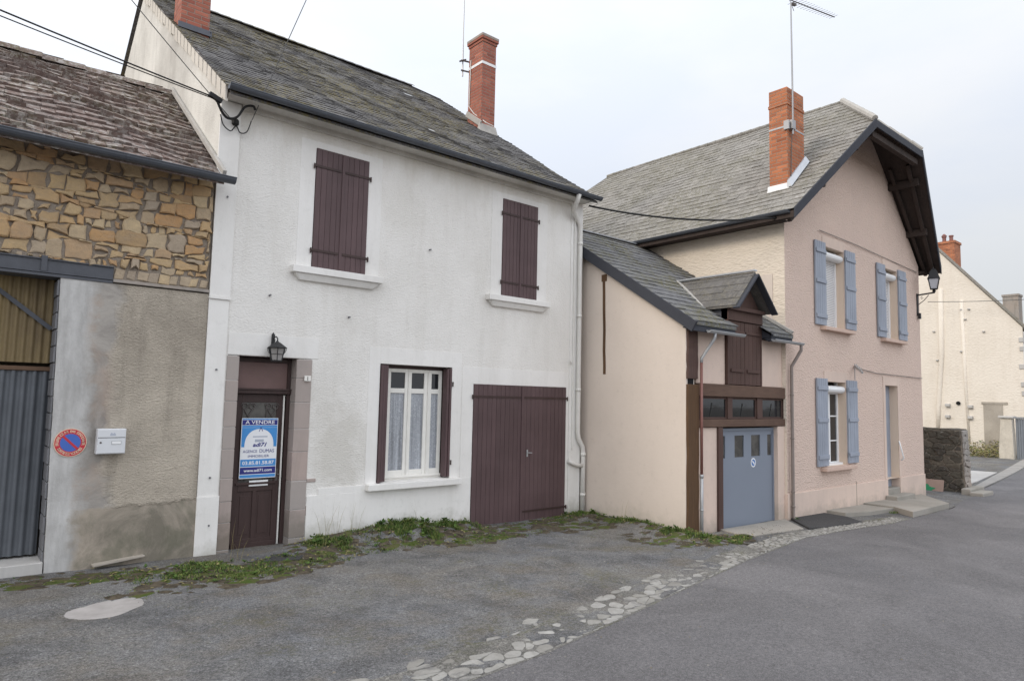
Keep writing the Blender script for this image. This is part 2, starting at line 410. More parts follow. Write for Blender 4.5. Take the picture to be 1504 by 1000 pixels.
def stone_mat(key, cols, bump=.012, spots=(.18, .15, .12), lichen=None):
    k = NT(key, .92, .15); c = k.ramp(k.attr(), [(i/(len(cols)-1), q) for i, q in enumerate(cols)])
    c = k.mix(k.math('MULTIPLY', k.ramp(k.noise(9, 7, .7), [(.38, 0.), (.72, 1.)]), .5), c, spots)
    c = k.mix(k.math('MULTIPLY', k.ramp(k.noise(5, 5, .6, k.co(scale=(1, 1, 5))), [(.5, 0.), (.75, 1.)]), .35), c, cols[-1])
    if key == 'cobble': c = k.mix(k.ramp(k.noise(4.5, 8, .72, None, .5), [(.54, 0.), (.66, .8)]), c, (.150, .146, .145))
    if lichen: c = k.mix(k.ramp(k.noise(4, 6, .7), [(.6, 0.), (.7, .8)]), c, lichen)
    k.color(c); k.bump(k.noise(14, 7, .7), bump, .9); k.bump(k.noise(50, 4, .6), .004, .6); MAT[key] = k.mt
stone_mat('ochre_stone', [(.42, .28, .155), (.49, .355, .205), (.57, .41, .225), (.52, .31, .15), (.45, .345, .235), (.59, .455, .28), (.41, .335, .26)], .02, (.26, .21, .155))
stone_mat('dark_rubble', [(.10, .09, .075), (.14, .125, .10), (.09, .08, .07), (.19, .165, .13)], .03, (.04, .038, .033), (.36, .35, .32))
stone_mat('cobble', [(.26, .25, .23), (.34, .33, .31), (.41, .40, .38), (.30, .29, .265), (.37, .36, .34)], .026, (.15, .142, .125))
tile_mat('barn_tile', [(.165, .12, .108), (.215, .16, .14), (.185, .13, .115), (.25, .19, .165), (.19, .155, .145)], (.50, .475, .45), (.17, .155, .08), .95, .5, .9, 11)
tile_mat('house_slate', [(.090, .087, .091), (.130, .125, .126), (.105, .101, .104), (.15, .144, .144)], (.30, .295, .275), (.20, .165, .06), .65, .80, .55, 26)
tile_mat('pink_slate', [(.19, .178, .16), (.285, .268, .245), (.235, .222, .20), (.32, .30, .275)], (.43, .42, .40), (.19, .175, .10), .7, .45, .6, 24)
tile_mat('annex_slate', [(.13, .13, .137), (.185, .185, .192), (.155, .155, .16)], (.30, .30, .285), (.15, .135, .045), .45, .75, 1.1, 12)
tile_mat('dormer_slate', [(.125, .118, .112), (.155, .147, .14)], (.27, .25, .23), (.14, .12, .06), .6, .4, 1.5, 14)
wood('brown_paint', (.108, .068, .070), (.082, .053, .055), .45, .5, wear=(.24, .19, .17))
wood('dark_brown_paint', (.055, .033, .030), (.042, .026, .024), .3, .5)
wood('loft_wood', (.10, .058, .047), (.07, .042, .036), .5, .75, wear=(.19, .14, .11))
wood('post_wood', (.125, .068, .033), (.06, .034, .02), .35, .8, wear=(.26, .17, .10))
wood('beam_wood', (.135, .082, .058), (.085, .052, .04), .35, .8, horiz=True)
wood('soffit_wood', (.058, .042, .036), (.034, .026, .023), .4, .85, grain=12)
wood('grey_plank', (.40, .36, .31), (.28, .25, .21), .2, .85, horiz=True)
wood('blue_paint', (.315, .345, .405), (.275, .30, .355), .25, .55, wear=(.42, .44, .46))
plain('garage_blue', (.21, .238, .29), .5, .4, var=.10, scale=1.2)
plain('zinc_dark', (.10, .11, .13), .45, .5, .35, .35)
plain('zinc_light', (.50, .52, .55), .4, .5, .5, .3)
plain('galvanised', (.42, .43, .44), .45, .5, .3, .25)
plain('pipe_white', (.72, .70, .66), .45, .4, 0, .2, 5)
plain('pipe_brown', (.22, .10, .085), .5, .4, 0, .3)
plain('pipe_taupe', (.24, .20, .18), .5, .4, 0, .3)
plain('white_paint', (.80, .78, .73), .45, .4, 0, .15, 8)
plain('white_plastic', (.82, .82, .82), .35, .5, 0, .06)
plain('mailbox_paint', (.66, .67, .69), .35, .5, 0, .06)
plain('black_iron', (.025, .025, .027), .5, .4, 0, .4)
plain('iron_grey', (.10, .085, .08), .55, .4, 0, .4)
plain('steel_paint', (.085, .09, .105), .55, .4, 0, .5, 5, .003)
plain('rust', (.14, .085, .055), .8, .3, 0, .5)
plain('dark_void', (.012, .012, .013), .8, .2, 0, 0)
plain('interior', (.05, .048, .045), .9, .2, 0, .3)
plain('transom_panel', (.19, .115, .105), .5, .4, 0, .55, 2)
plain('cable', (.015, .015, .016), .6, .3, 0, 0)
plain('wire_grey', (.10, .10, .10), .6, .3, 0, 0)
plain('cement_fillet', (.45, .43, .40), .9, .2, 0, .4, 5)
plain('mast_metal', (.34, .34, .35), .4, .5, .5, .25)
plain('straw', (.30, .22, .12), .9, .1, 0, .5, 3)
plain('peach_sill', (.62, .46, .38), .8, .2, 0, .2)
plain('sticker_white', (.80, .81, .83), .4, .4, 0, .03)
plain('sticker_blue', (.055, .16, .42), .4, .4, 0, .03)
plain('sign_red', (.52, .035, .05), .4, .4, 0, .12)
plain('sign_disc_blue', (.06, .14, .48), .4, .4, 0, .15)
plain('sign_letter', (.72, .55, .40), .5, .3, 0, .1)
plain('sign_navy', (.025, .03, .20), .4, .4, 0, .03)
plain('sign_sky', (.06, .27, .62), .4, .4, 0, .03)
plain('sign_grey', (.42, .45, .52), .4, .4, 0, .03)
plain('green_paint', (.04, .30, .14), .6, .3, 0, .4)
plain('board_face', (.42, .30, .25), .8, .2, 0, .3)
plain('grey_metal', (.20, .22, .25), .5, .4, 0, .2)
plain('lead_grey', (.11, .115, .135), .5, .4, .3, .3)
plain('verge_dark', (.055, .058, .07), .75, .2, 0, .3)
plain('pale_puddle', (.46, .44, .435), .2, .5, 0, .5, 5)  # pale glossy colour of the puddle sheet
brick('orange_brick', (.52, .195, .095), (.42, .145, .075), (.36, .28, .22), .25)
brick('red_brick', (.42, .155, .105), (.35, .115, .085), (.33, .25, .21), .22)
# corrugated sheets
plain('sheet_grey', (.125, .135, .15), .5, .4, .2, .45, 3)
k = NT('sheet_translucent', .6, .3); k.color(k.mix(k.ramp(k.noise(1.2, 6, .6, k.co(scale=(2, 2, .6))), [(.35, 0.), (.7, 1.)]), (.26, .195, .095), (.13, .095, .055))); MAT['sheet_translucent'] = k.mt
# glass: dark reflecting panes
k = NT('window_glass', .06, .5); k.color((.018, .02, .023)); k.bump(k.noise(2.5, 2), .004, .3); MAT['window_glass'] = k.mt
k = NT('dusty_glass', .25, .5); k.color(k.mix(k.ramp(k.noise(3, 7, .7), [(.4, 0.), (.75, 1.)]), (.05, .048, .045), (.15, .14, .125))); MAT['dusty_glass'] = k.mt
# lace behind the pane
k = NT('lace', .12, .5)
fold = k.ramp(k.noise(1, 3, .5, k.co(scale=(16, 16, .5))), [(.3, .45), (.65, 1.)]); lv = k.ramp(k.voro(16, co=k.co(scale=(1.5, 1.5, 1))), [(.10, 1.), (.28, .50), (.40, .95), (.55, .70)]); ls = k.ramp(k.voro(110), [(.2, .75), (.5, 1.)])
k.color(k.mix(1.0, k.mix(1.0, k.mix(1.0, fold, lv, 'MULTIPLY'), ls, 'MULTIPLY'), (.62, .65, .70), 'MULTIPLY')); MAT['lace'] = k.mt
# roller slats
k = NT('roller_slats', .4, .4); wz = k.math('SINE', k.math('MULTIPLY', k.sep(k.co(), 2), 150.)); k.color(k.mix(k.ramp(wz, [(.0, 0.), (.25, 1.)]), (.45, .45, .46), (.78, .78, .78))); k.bump(wz, .004, .6); MAT['roller_slats'] = k.mt
# asphalt and ground
def asphalt(key, c1, c2, c3, speck=.5, rough=.9, bscale=120, bd=.008, patch=.9, moss=None, chips=.5, cracks=0, brown=None):
    k = NT(key, rough, .2)
    big = k.ramp(k.noise(.30, 8, .68, None, .8), [(.36, 0.), (.64, 1.)]); mid = k.ramp(k.noise(patch, 9, .74, None, .5), [(.44, 0.), (.62, 1.)])
    c = k.mix(big, c1, c2); c = k.mix(k.math('MULTIPLY', mid, .75), c, c3)
    if brown: c = k.mix(k.math('MULTIPLY', k.ramp(k.noise(.75, 8, .7, k.co(scale=(1, 1.3, 1), rot=(0, 0, 1))), [(.48, 0.), (.66, 1.)]), .7), c, brown)
    gr = k.noise(bscale, 4, .75); c = k.mix(speck, c, k.ramp(gr, [(.30, .12), (.5, .5), (.70, 1.)]), 'OVERLAY')
    c = k.mix(speck*.8, c, k.ramp(k.noise(28, 6, .75), [(.32, .2), (.5, .5), (.68, .85)]), 'OVERLAY')
    ch = k.math('MULTIPLY', k.ramp(k.voro(70), [(.10, 1.), (.26, 0.)]), k.ramp(k.voro(70, out='Color'), [(.55, 0.), (.7, 1.)]))
    c = k.mix(k.math('MULTIPLY', ch, chips), c, tuple(min(.6, q*2.0) for q in c2))
    if cracks:
        cv = k.n('ShaderNodeTexVoronoi'); cv.feature = 'DISTANCE_TO_EDGE'; cv.inputs['Scale'].default_value = cracks
        nz = k.n('ShaderNodeTexNoise'); nz.inputs['Scale'].default_value = 2.5; nz.inputs['Detail'].default_value = 6; k.l(k.co(), nz.inputs['Vector'])
        va = k.n('ShaderNodeVectorMath'); va.operation = 'MULTIPLY_ADD'; va.inputs[1].default_value = (.5, .5, .0); k.l(nz.outputs['Color'], va.inputs[0]); k.l(k.co(), va.inputs[2]); k.l(va.outputs[0], cv.inputs['Vector'])
        cm = k.math('MULTIPLY', k.ramp(cv.outputs['Distance'], [(.0, 1.), (.012, 0.)]), k.ramp(k.noise(.6, 4, .6), [(.48, 0.), (.58, 1.)])); c = k.mix(k.math('MULTIPLY', cm, .75), c, tuple(q*.35 for q in c1)); k.bump(cm, -.01, .7)
    if moss:
        mf = k.math('MULTIPLY', k.ramp(k.noise(1.1, 8, .7), [(.52, 0.), (.66, 1.)]), k.ramp(k.noise(18, 5, .7), [(.42, 0.), (.6, 1.)])); c = k.mix(k.math('MULTIPLY', mf, .6), c, moss)
    k.color(c); k.bump(gr, bd, .9); k.bump(k.noise(22, 6, .75), .012, .7); MAT[key] = k.mt
asphalt('road_asphalt', (.142, .138, .142), (.192, .184, .186), (.122, .118, .120), .62, .85, 95, .010, .5, None, .85, 0)
asphalt('forecourt_asphalt', (.160, .165, .177), (.205, .197, .184), (.088, .087, .089), .85, .9, 75, .016, 1.2, (.13, .12, .06), .8, 0, (.17, .148, .118))
asphalt('fresh_asphalt', (.060, .060, .062), (.072, .071, .072), (.055, .054, .055), .35)
asphalt('dirt', (.13, .105, .078), (.165, .14, .105), (.075, .062, .045), .5, .95, 60, .02, 1.6, (.09, .10, .035))
k = NT('grass', .8, .2); a = k.attr(); k.color(k.ramp(a, [(0., (.035, .070, .018)), (.4, (.080, .135, .030)), (.75, (.175, .195, .060)), (1., (.27, .225, .11))])); MAT['grass'] = k.mt
k = NT('soil', .95, .1); k.color(k.mix(k.ramp(k.noise(9, 8, .72), [(.38, 0.), (.62, 1.)]), (.060, .052, .042), (.15, .125, .09))); k.bump(k.noise(40, 6, .75), .03); MAT['soil'] = k.mt
k = NT('moss', .95, .1); k.color(k.mix(k.ramp(k.noise(10, 8, .72), [(.40, 0.), (.60, 1.)]), (.075, .115, .025), (.125, .12, .055))); k.bump(k.noise(45, 5, .7), .03); MAT['moss'] = k.mt
k = NT('water', .03, .5); k.color((.10, .085, .072)); k.bump(k.noise(9, 2), .0015, .2); MAT['water'] = k.mt
k = NT('lamp_glass', .15, .5); k.color((.55, .56, .60)); MAT['lamp_glass'] = k.mt
k = NT('lantern_glass', .2, .5); k.color(k.mix(k.noise(6), (.22, .21, .20), (.42, .40, .39))); MAT['lantern_glass'] = k.mt
plaster('verge_render', (.66, .62, .56), (.42, .39, .34), (.30, .27, .24), flat=True, blotch=.5, streak=.3)
stone_mat('pebble', [(.13, .125, .115), (.20, .19, .18), (.27, .26, .245), (.16, .14, .11)], .004)

# the barn's patched wall: bare concrete, repairs and roughcast run into one another with ragged edges
k = NT('barn_wall', .93, .15)
nx = k.math('MULTIPLY', k.math('SUBTRACT', k.noise(2.2, 7, .65), .5), .55); nz = k.math('MULTIPLY', k.math('SUBTRACT', k.noise(3.5, 6, .65), .5), .22)
X = k.math('ADD', k.sep(k.co(), 0), nx); Z = k.math('ADD', k.sep(k.co(), 2), nz)
pale = k.mix(k.ramp(k.noise(2, 7, .65, k.co(scale=(2.5, 1, .6))), [(.40, 0.), (.68, 1.)]), (.54, .53, .515), (.36, .35, .335))
patchy = k.mix(k.ramp(k.noise(1.6, 8, .7, None, .6), [(.40, 0.), (.60, 1.)]), (.40, .37, .335), (.25, .23, .21)); patchy = k.mix(k.math('MULTIPLY', k.ramp(k.noise(1.1, 6, .6), [(.52, 0.), (.66, 1.)]), .7), patchy, (.40, .30, .235))
rough = k.mix(k.ramp(k.noise(.9, 8, .68, None, .5), [(.40, 0.), (.66, .85)]), (.56, .495, .41), (.36, .315, .26)); rough = k.mix(k.math('MULTIPLY', k.ramp(k.noise(1, 7, .65, k.co(scale=(5, 5, .5))), [(.5, 0.), (.72, 1.)]), .5), rough, (.22, .19, .155))
base = k.mix(k.ramp(k.noise(1.3, 8, .7, None, .8), [(.38, 0.), (.62, 1.)]), (.40, .345, .285), (.20, .18, .145)); base = k.mix(k.math('MULTIPLY', k.ramp(k.noise(2.2, 6, .6), [(.5, 0.), (.62, 1.)]), .5), base, (.11, .115, .08))
m1 = k.ramp(X, [(.24, 0.), (.42, 1.)]); m2 = k.ramp(X, [(.55, 0.), (.68, 1.)]); m3 = k.ramp(Z, [(.705, 1.), (.735, 0.)])
c = k.mix(m2, k.mix(m1, pale, patchy), rough); c = k.mix(k.math('MULTIPLY', m3, k.ramp(X, [(.26, 0.), (.4, 1.)])), c, base)
k.color(c)
rc = k.math('MULTIPLY', k.math('MULTIPLY', m2, k.ramp(Z, [(.70, 0.), (.74, 1.)])), k.noise(32, 4, .65, k.co(scale=(1, 1, 1.6)))); k.bump(rc, .030, 1.0); k.bump(k.noise(9, 7, .7), .02, .5); k.bump(m2, .004, .5); MAT['barn_wall'] = k.mt

asphalt('bed', (.185, .178, .165), (.22, .212, .195), (.125, .120, .110), .85, .95, 70, .015, 2., (.11, .115, .045), .8)

plaster('reveal_lit_pink', (.72, .585, .47), (.62, .50, .40), flat=True, blotch=.4, streak=.3)  # pink wall paint with the warm side light put into its colour

plain('weathered_strip', (.34, .325, .305), .9, .2, 0, .5, 1.5)
plaster('pillar_stone', (.60, .55, .47), (.36, .33, .28), (.25, .23, .20), grain=12, gdist=.03, blotch=.8, streak=.5)
SKYDIR = (-1.6, 0.3, 9.0); SKYBASE = 7.5; SKYMIN = 4.0; SKYBACK = 5.2; SUNE = 1.25; EXPO = 0.14
def ground_z(x): return -0.018 * (min(x, 28.0) - 4.0)
NF = lambda x, y, s, d=0.: mnoise.noise(Vector((x*s+d, y*s, d*1.7)))
# ------------------------------------------------------------------ setting: ground, road, forecourt
edge_pts = [(-30, 2.9), (-6, 3.75), (0, 3.98), (3.28, 4.30), (4.15, 4.39), (5.3, 4.61), (6.91, 4.96), (9.25, 5.44), (11.77, 5.84), (13.2, 5.80), (15.2, 5.66), (19.3, 5.80), (21.3, 6.2), (23.5, 6.45), (26, 6.95), (31, 7.55), (36, 8.15), (44, 9.3), (60, 12.5)]
def road_edge(x):
    for (a, ya), (b, yb) in zip(edge_pts, edge_pts[1:]):
        if a <= x <= b: return ya + (yb-ya)*(x-a)/(b-a)
    return edge_pts[-1][1]
mounds = [(4.7, 9.35, 1.0, .42, .13), (5.9, 9.2, 1.1, .55, .20), (3.9, 8.95, .5, .4, .06), (6.9, 9.35, .5, .3, .08), (9.7, 9.2, .6, .4, .09), (9.85, 8.2, .35, .9, .08), (9.8, 7.0, .45, .7, .08), (9.7, 6.15, .5, .35, .05), (2.3, 8.7, .9, .5, .05), (10.3, 6.7, .5, .3, .03)]
def fore_z(x, y):
    z = ground_z(x) + .012 + .018*NF(x, y, .7) + .009*NF(x, y, 2.6, 3.)
    for mx, my, rx, ry, h in mounds:
        d = ((x-mx)/rx)**2 + ((y-my)/ry)**2
        if d < 4: z += h*math.exp(-d*1.4)*(1 + .35*NF(x, y, 4., 9.))
    dp = ((x-1.28-.35*(y-7.8))/.42)**2 + ((y-7.80)/.34)**2
    if dp < 6: z -= .055*math.exp(-dp*.9) - .016*NF(x, y, 3.2, 2.)*math.exp(-dp*.4)
    return z

mb = MB()      # one ground sheet out to the horizon
gx = [-400, -60, -10, 0, 4, 10, 16, 22, 28, 46, 80, 400]; gy = [-400, -60, -10, 0, 6, 12, 30, 80, 400]
for i in range(len(gx)-1):
    for j in range(len(gy)-1):
        mb.face([(gx[a], gy[b], ground_z(gx[a]) - .06) for a, b in ((i,j), (i+1,j), (i+1,j+1), (i,j+1))])
mb.build('ground', MAT['dirt'], weld=True, kind='structure')

mb = MB()      # the road
xs = [-30 + .5*i for i in range(181)]
for a, b in zip(xs, xs[1:]):
    ya, yb = road_edge(a), road_edge(b)
    steps = [0, .15, .6, 2, 5, 9, 12.]
    for s0, s1 in zip(steps, steps[1:]):
        cr = lambda s: .045*min(1, s/5.)
        mb.face([(a, ya-s1, ground_z(a)+.008+cr(s1)), (b, yb-s1, ground_z(b)+.008+cr(s1)), (b, yb-s0, ground_z(b)+.008+cr(s0)), (a, ya-s0, ground_z(a)+.008+cr(s0))])
mb.build('road', MAT['road_asphalt'], smooth=True, weld=True, kind='structure')

mb = MB()      # the worn forecourt in front of the houses, a fine uneven sheet
xs = [-6 + .11*i for i in range(148)]; n = 62
grid = []
for x in xs:
    y0 = road_edge(x) + .02; y1 = 10.3 if x < 10.12 else 7.2
    grid.append([(x, y0 + (y1-y0)*t/n) for t in range(n+1)])
for i in range(len(xs)-1):
    for j in range(n):
        q = (grid[i][j], grid[i+1][j], grid[i+1][j+1], grid[i][j+1])
        mb.face([(x, y, fore_z(x, y)) for x, y in q])
mb.build('forecourt', MAT['forecourt_asphalt'], smooth=True, weld=True, kind='structure')
mb = MB()      # yard beyond the pink house
ys = [10.4, 11.5, 12.7, 13.9, 15.1, 16.3, 17.5, 18.7, 20, 21.2] + [21.2 + 1.2*i for i in range(1, 33)]
for a, b in zip(ys, ys[1:]):
    yt = 7.04 if a < 21.1 else 15
    mb.face([(a, road_edge(a)+.01, ground_z(a)-.004), (b, road_edge(b)+.01, ground_z(b)-.004), (b, yt, ground_z(b)-.004), (a, yt, ground_z(a)-.004)])
mb.build('yard', MAT['forecourt_asphalt'], weld=True, kind='structure')

# broken cobble gutter along the road edge
mb = MB(); rnd = random.Random(5)
L = 9.3; W_ = .58
for poly in cells(L, W_, 44, 5, 1.0, 3, 1.3):
    cx = sum(p[0] for p in poly)/len(poly); cy = sum(p[1] for p in poly)/len(poly)
    x = -.3 + cx
    wide = .50 if x < 9 else .34
    if x < 9.3:
        keep = 1.0 if cy < .24 else (.82 if cy < .36 else .40)
        if NF(x, cy, 1.1, 4.) > .28 and cy > .22: keep *= .25
    else: keep = .97 if cy < .42 else .6
    if rnd.random() > keep: continue
    def P(a, b): X = -.3 + a; return (X, road_edge(X) + .0 + b*(1.0 if X < 9 else .85), max(ground_z(X) + .011, fore_z(X, road_edge(X)+b) - .008))
    stone(mb, poly, P, (0,0,1), rnd.choice((.002, .004, .008)), .002 + .006*rnd.random(), rnd, .020, .014, 0, None, 1)
for poly in cells(7.0, .48, 62, 5, .95, 4, .9):      # smaller setts farther on
    cy = sum(p[1] for p in poly)/len(poly)
    if rnd.random() > (.95 if cy < .36 else .7): continue
    def P(a, b): X = 9.0 + a; return (X, road_edge(X) + b*(1 - .25*min(1, a/4)), ground_z(X) + .008)
    stone(mb, poly, P, (0,0,1), .008, .008 + .008*rnd.random(), rnd, .010, .010, 0, None, 1)
for k in range(46):      # a few loose flat stones on the inner side
    x = rnd.uniform(3.6, 9.2); y = road_edge(x) + rnd.uniform(.5, 1.0); r0 = rnd.uniform(.05, .13)
    poly = [(math.cos(t)*r0*rnd.uniform(.7, 1.2)*1.3, math.sin(t)*r0*rnd.uniform(.7, 1.2)) for t in [q*math.pi/3 for q in range(6)]]
    if NF(x, y, 1.4, 2.) < .02: continue
    stone(mb, poly, lambda a, b: (x+a, y+b, fore_z(x, y) - .004), (0,0,1), .003, .014, rnd, .01, .015)
xs = [-.4 + .12*i for i in range(140)]
for a, b in zip(xs, xs[1:]):
    wd_ = lambda X: (.50 if X < 9 else .42) + .14*NF(X, 1., 1.7, 3.)
    mb.face([(a, road_edge(a)-.02, ground_z(a)+.0105), (b, road_edge(b)-.02, ground_z(b)+.0105), (b, road_edge(b)+wd_(b), fore_z(b, road_edge(b)+wd_(b))+.001 if b < 10 else ground_z(b)+.0105), (a, road_edge(a)+wd_(a), fore_z(a, road_edge(a)+wd_(a))+.001 if a < 10 else ground_z(a)+.0105)], 1)
mb.build('cobble_gutter', [MAT['cobble'], MAT['bed']], kind='structure')

# pebbles scattered over the worn surface
mb = MB(); rnd = random.Random(11)
for k in range(2600):
    x = rnd.uniform(-.5, 13); y = rnd.uniform(road_edge(x)+.3, 9.4 if x < 10 else 7)
    if NF(x, y, .8, 6.) + rnd.uniform(-.35, .35) < .05: continue
    r0 = rnd.choice((.005, .006, .007, .008, .008, .010, .010, .012, .018)); z = fore_z(x, y)
    b = len(mb.v); c = rnd.random()
    for t in range(5):
        a = t*1.2566 + rnd.random(); mb.v.append((x + r0*math.cos(a), y + r0*math.sin(a), z - .002))
    mb.v.append((x, y, z + r0*.7))
    for t in range(5): mb.f.append((b+t, b+(t+1) % 5, b+5)); mb.m.append(0); mb.c.append(c)
for k in range(900):      # loose grit on the road
    x = rnd.uniform(.5, 17); y = road_edge(x) - rnd.random()**1.5*5.5; r0 = rnd.choice((.004, .005, .006, .007, .009, .014)); z = ground_z(x) + .008 + .045*min(1, (road_edge(x)-y)/5.); b = len(mb.v); c = rnd.uniform(.3, 1.)
    for t in range(5): a = t*1.2566 + rnd.random(); mb.v.append((x + r0*math.cos(a), y + r0*math.sin(a), z - .002))
    mb.v.append((x, y, z + r0*.7))
    for t in range(5): mb.f.append((b+t, b+(t+1) % 5, b+5)); mb.m.append(0); mb.c.append(c)
mb.build('gravel', MAT['pebble'], kind='stuff')

# puddle: a level sheet lying in the hollow, its shore where the ground rises through it
zz = fore_z(1.28, 7.80) + .030; shore = []
for q in range(140):
    a = q*2*math.pi/140; r_ = .04; ca, sa = math.cos(a), math.sin(a)
    while r_ < .46 and fore_z(1.28 + r_*(1.25*ca + .35*sa), 7.80 + r_*sa) < zz: r_ += .005
    r_ = max(.10, min(r_, .40) + (.075 if sa > -.1 else .015)*NF(ca, sa, 4., 3.) + (.05 if sa > 0 else .01)*NF(ca, sa, 13., 6.)); shore.append((1.28 + r_*(1.25*ca + .35*sa), 7.80 + r_*sa, zz))
mb = MB()
for q in range(140): mb.face([(1.28, 7.80, zz), shore[q], shore[(q+1) % 140]])
mb.build('puddle', MAT['pale_puddle'], weld=True, kind='structure')

# fresh asphalt patch, dirty apron before the garage, pavement slabs
def sheet(name, m, poly, dz, thick=.05, bev=.008):
    mb = MB(); mb.prism([(x, y, ground_z(x) + dz - thick) for x, y in poly], (0,0,thick)); return mb.build(name, MAT[m], bevel=bev, kind='structure')
sheet('asphalt_patch', 'fresh_asphalt', [(12.75, 6.24), (13.35, 6.12), (14.62, 6.05), (15.0, 6.5), (15.08, 7.045), (13.62, 7.045), (13.5, 6.95)], .035, .05)
sheet('garage_apron', 'slab_concrete', [(10.9, 6.45), (12.7, 6.32), (13.4, 7.02), (13.56, 7.10), (11.1, 7.10)], .016, .05)
sheet('pavement_slab', 'slab_concrete', [(15.15, 6.60), (16.0, 6.42), (17.1, 6.36), (17.1, 7.045), (15.2, 7.045)], .085, .14)
sheet('pavement_slab', 'slab_concrete', [(16.62, 5.78), (19.35, 5.90), (20.9, 7.045), (17.115, 7.045), (17.115, 6.34)], .12, .20)
sheet('path', 'pale_concrete', [(25.6, 7.5), (28.6, 7.85), (33.8, 8.5), (33.6, 9.5), (30, 9.2)], .012, .03, 0)
sheet('gutter_strip', 'weathered_strip', [(25.4, 6.93), (31, 7.62), (36, 8.24), (44, 9.42), (44, 9.9), (36, 8.72), (31, 8.02), (26, 7.25)], .02, .03, 0)

# ------------------------------------------------------------------ the stone barn on the left
BZ = .05
barn = thing('stone_barn', (1.0, 9.6, BZ), 'low barn of ochre rubble stone under a lichen-grey tiled roof, with a corrugated metal door', 'barn')
Y0 = 9.6
mb = MB(); rnd = random.Random(21)
mb.box(-4, 2.672, Y0+.022, Y0+.34, 3.56, 5.12, 0)
for poly in courses(6.65, 1.40, 14, (.055, .165), (.9, 2.5), .8, .034):
    def P(a, b): return (-4 + a, Y0 + .022, 3.73 + b)
    stone(mb, poly, P, (0,-1,0), rnd.choice((.004, .006, .010, .020)), rnd.uniform(.010, .060), rnd, .026, .012, 1)
for k in range(9):
    x = 1.56 + .125*k; x2 = x + rnd.uniform(.08, .12)
    stone(mb, [(x-.02, rnd.uniform(0, .02)), (x2, 0), (x2+.02, rnd.uniform(.11, .14)), (x, .13)], lambda a, b: (a, Y0+.022, 3.585 + b), (0,-1,0), .004, .015, rnd, .014, .01, 1, rnd.choice((1., .8, .95)))
mb.build('stone_wall', [MAT['mortar'], MAT['ochre_stone']], barn)
mb = MB()      # side, back and inner walls
mb.box(-4, -3.7, Y0+.35, 15.6, -.2, 5.1); mb.box(-3.7, 2.6, 15.3, 15.6, -.2, 5.1); mb.box(-3.7, 2.6, 10.6, 10.62, -.2, 5.0)
mb.build('wall', MAT['grey_cement'], barn)
mb = MB(); n_ = 14
for i in range(n_):
    z0_, z1_ = -.2 + 3.72*i/n_, -.2 + 3.72*(i+1)/n_; xl = lambda z: 1.048 - .063*(z+.2)/3.72 + .004*NF(0, z, 3.)
    y0_ = lambda z: Y0 - .008 - .02*max(0, min(1, (.74-z)/.04))
    mb.face([(xl(z0_), y0_(z0_), z0_), (2.672, y0_(z0_), z0_), (2.672, y0_(z1_), z1_), (xl(z1_), y0_(z1_), z1_)]); mb.face([(xl(z0_), y0_(z0_), z0_), (xl(z1_), y0_(z1_), z1_), (xl(z1_), Y0+.3, z1_), (xl(z0_), Y0+.3, z0_)])
mb.build('rendered_wall', MAT['barn_wall'], barn, weld=True, fix=False)
mb = MB()
for i in range(18):
    z = -.1 + i*.2; t = (z+.1)/3.62; xr = 1.043 - .06*t; mb.box(xr-.02-.006*(i % 2), xr-.002, Y0+.012, Y0+.36, z+.006, z+.194)
mb.build('block_reveal', MAT['grey_block'], barn, bevel=.006)
mb = MB()      # steel lintel: an I-beam face, with a thin ledge running on
mb.box(-4, 1.53, Y0-.03, Y0+.02, 3.56, 3.575); mb.box(-4, 1.53, Y0-.03, Y0+.02, 3.715, 3.73); mb.box(-4, 1.53, Y0-.012, Y0+.02, 3.575, 3.715); mb.box(.78, .84, Y0-.035, Y0-.012, 3.575, 3.76)
mb.box(-4, 1.53, Y0-.02, Y0+.3, 3.52, 3.556)
mb.build('steel_lintel', MAT['steel_paint'], barn, bevel=.003)
mb = MB(); mb.box(1.53, 2.672, Y0-.035, Y0+.02, 3.535, 3.575); mb.build('ledge', MAT['patched_cement'], barn, bevel=.006)
def corrug(x0, x1, z0, z1, y, pitch, amp):
    mb = MB(); n = int((x1-x0)/pitch*8); prev = None
    for i in range(n+1):
        x = x0 + (x1-x0)*i/n; q = math.sin((x-x0)/pitch*2*math.pi); q = max(-.7, min(.7, q))/.7; yy = y + amp*q
        if prev: mb.face([(prev[0], prev[1], z0), (x, yy, z0), (x, yy, z1), (prev[0], prev[1], z1)])
        prev = (x, yy)
    return mb
DY = Y0 + .34
door = corrug(-2.6, .995, .22, 2.40, DY, .105, .016).build('door_panel', MAT['sheet_grey'], barn, smooth=True, weld=True)
corrug(-2.6, .985, 2.50, 3.55, DY, .085, .013).build('upper_panel', MAT['sheet_translucent'], barn, smooth=True, weld=True)
mb = MB(); mb.box(-2.6, .99, DY-.03, DY+.03, 2.405, 2.455); mb.build('door_rail', MAT['rust'], barn, bevel=.004)
mb = MB(); mb.bar((.35, DY-.03, 3.40), (.96, DY-.03, 2.92), .05, .012, (0,1,0)); mb.build('brace', MAT['steel_paint'], barn)
mb = MB(); mb.box(-2.6, 1.03, Y0-.05, Y0+.55, -.1, .19); mb.build('threshold', MAT['pale_concrete'], barn, bevel=.01)
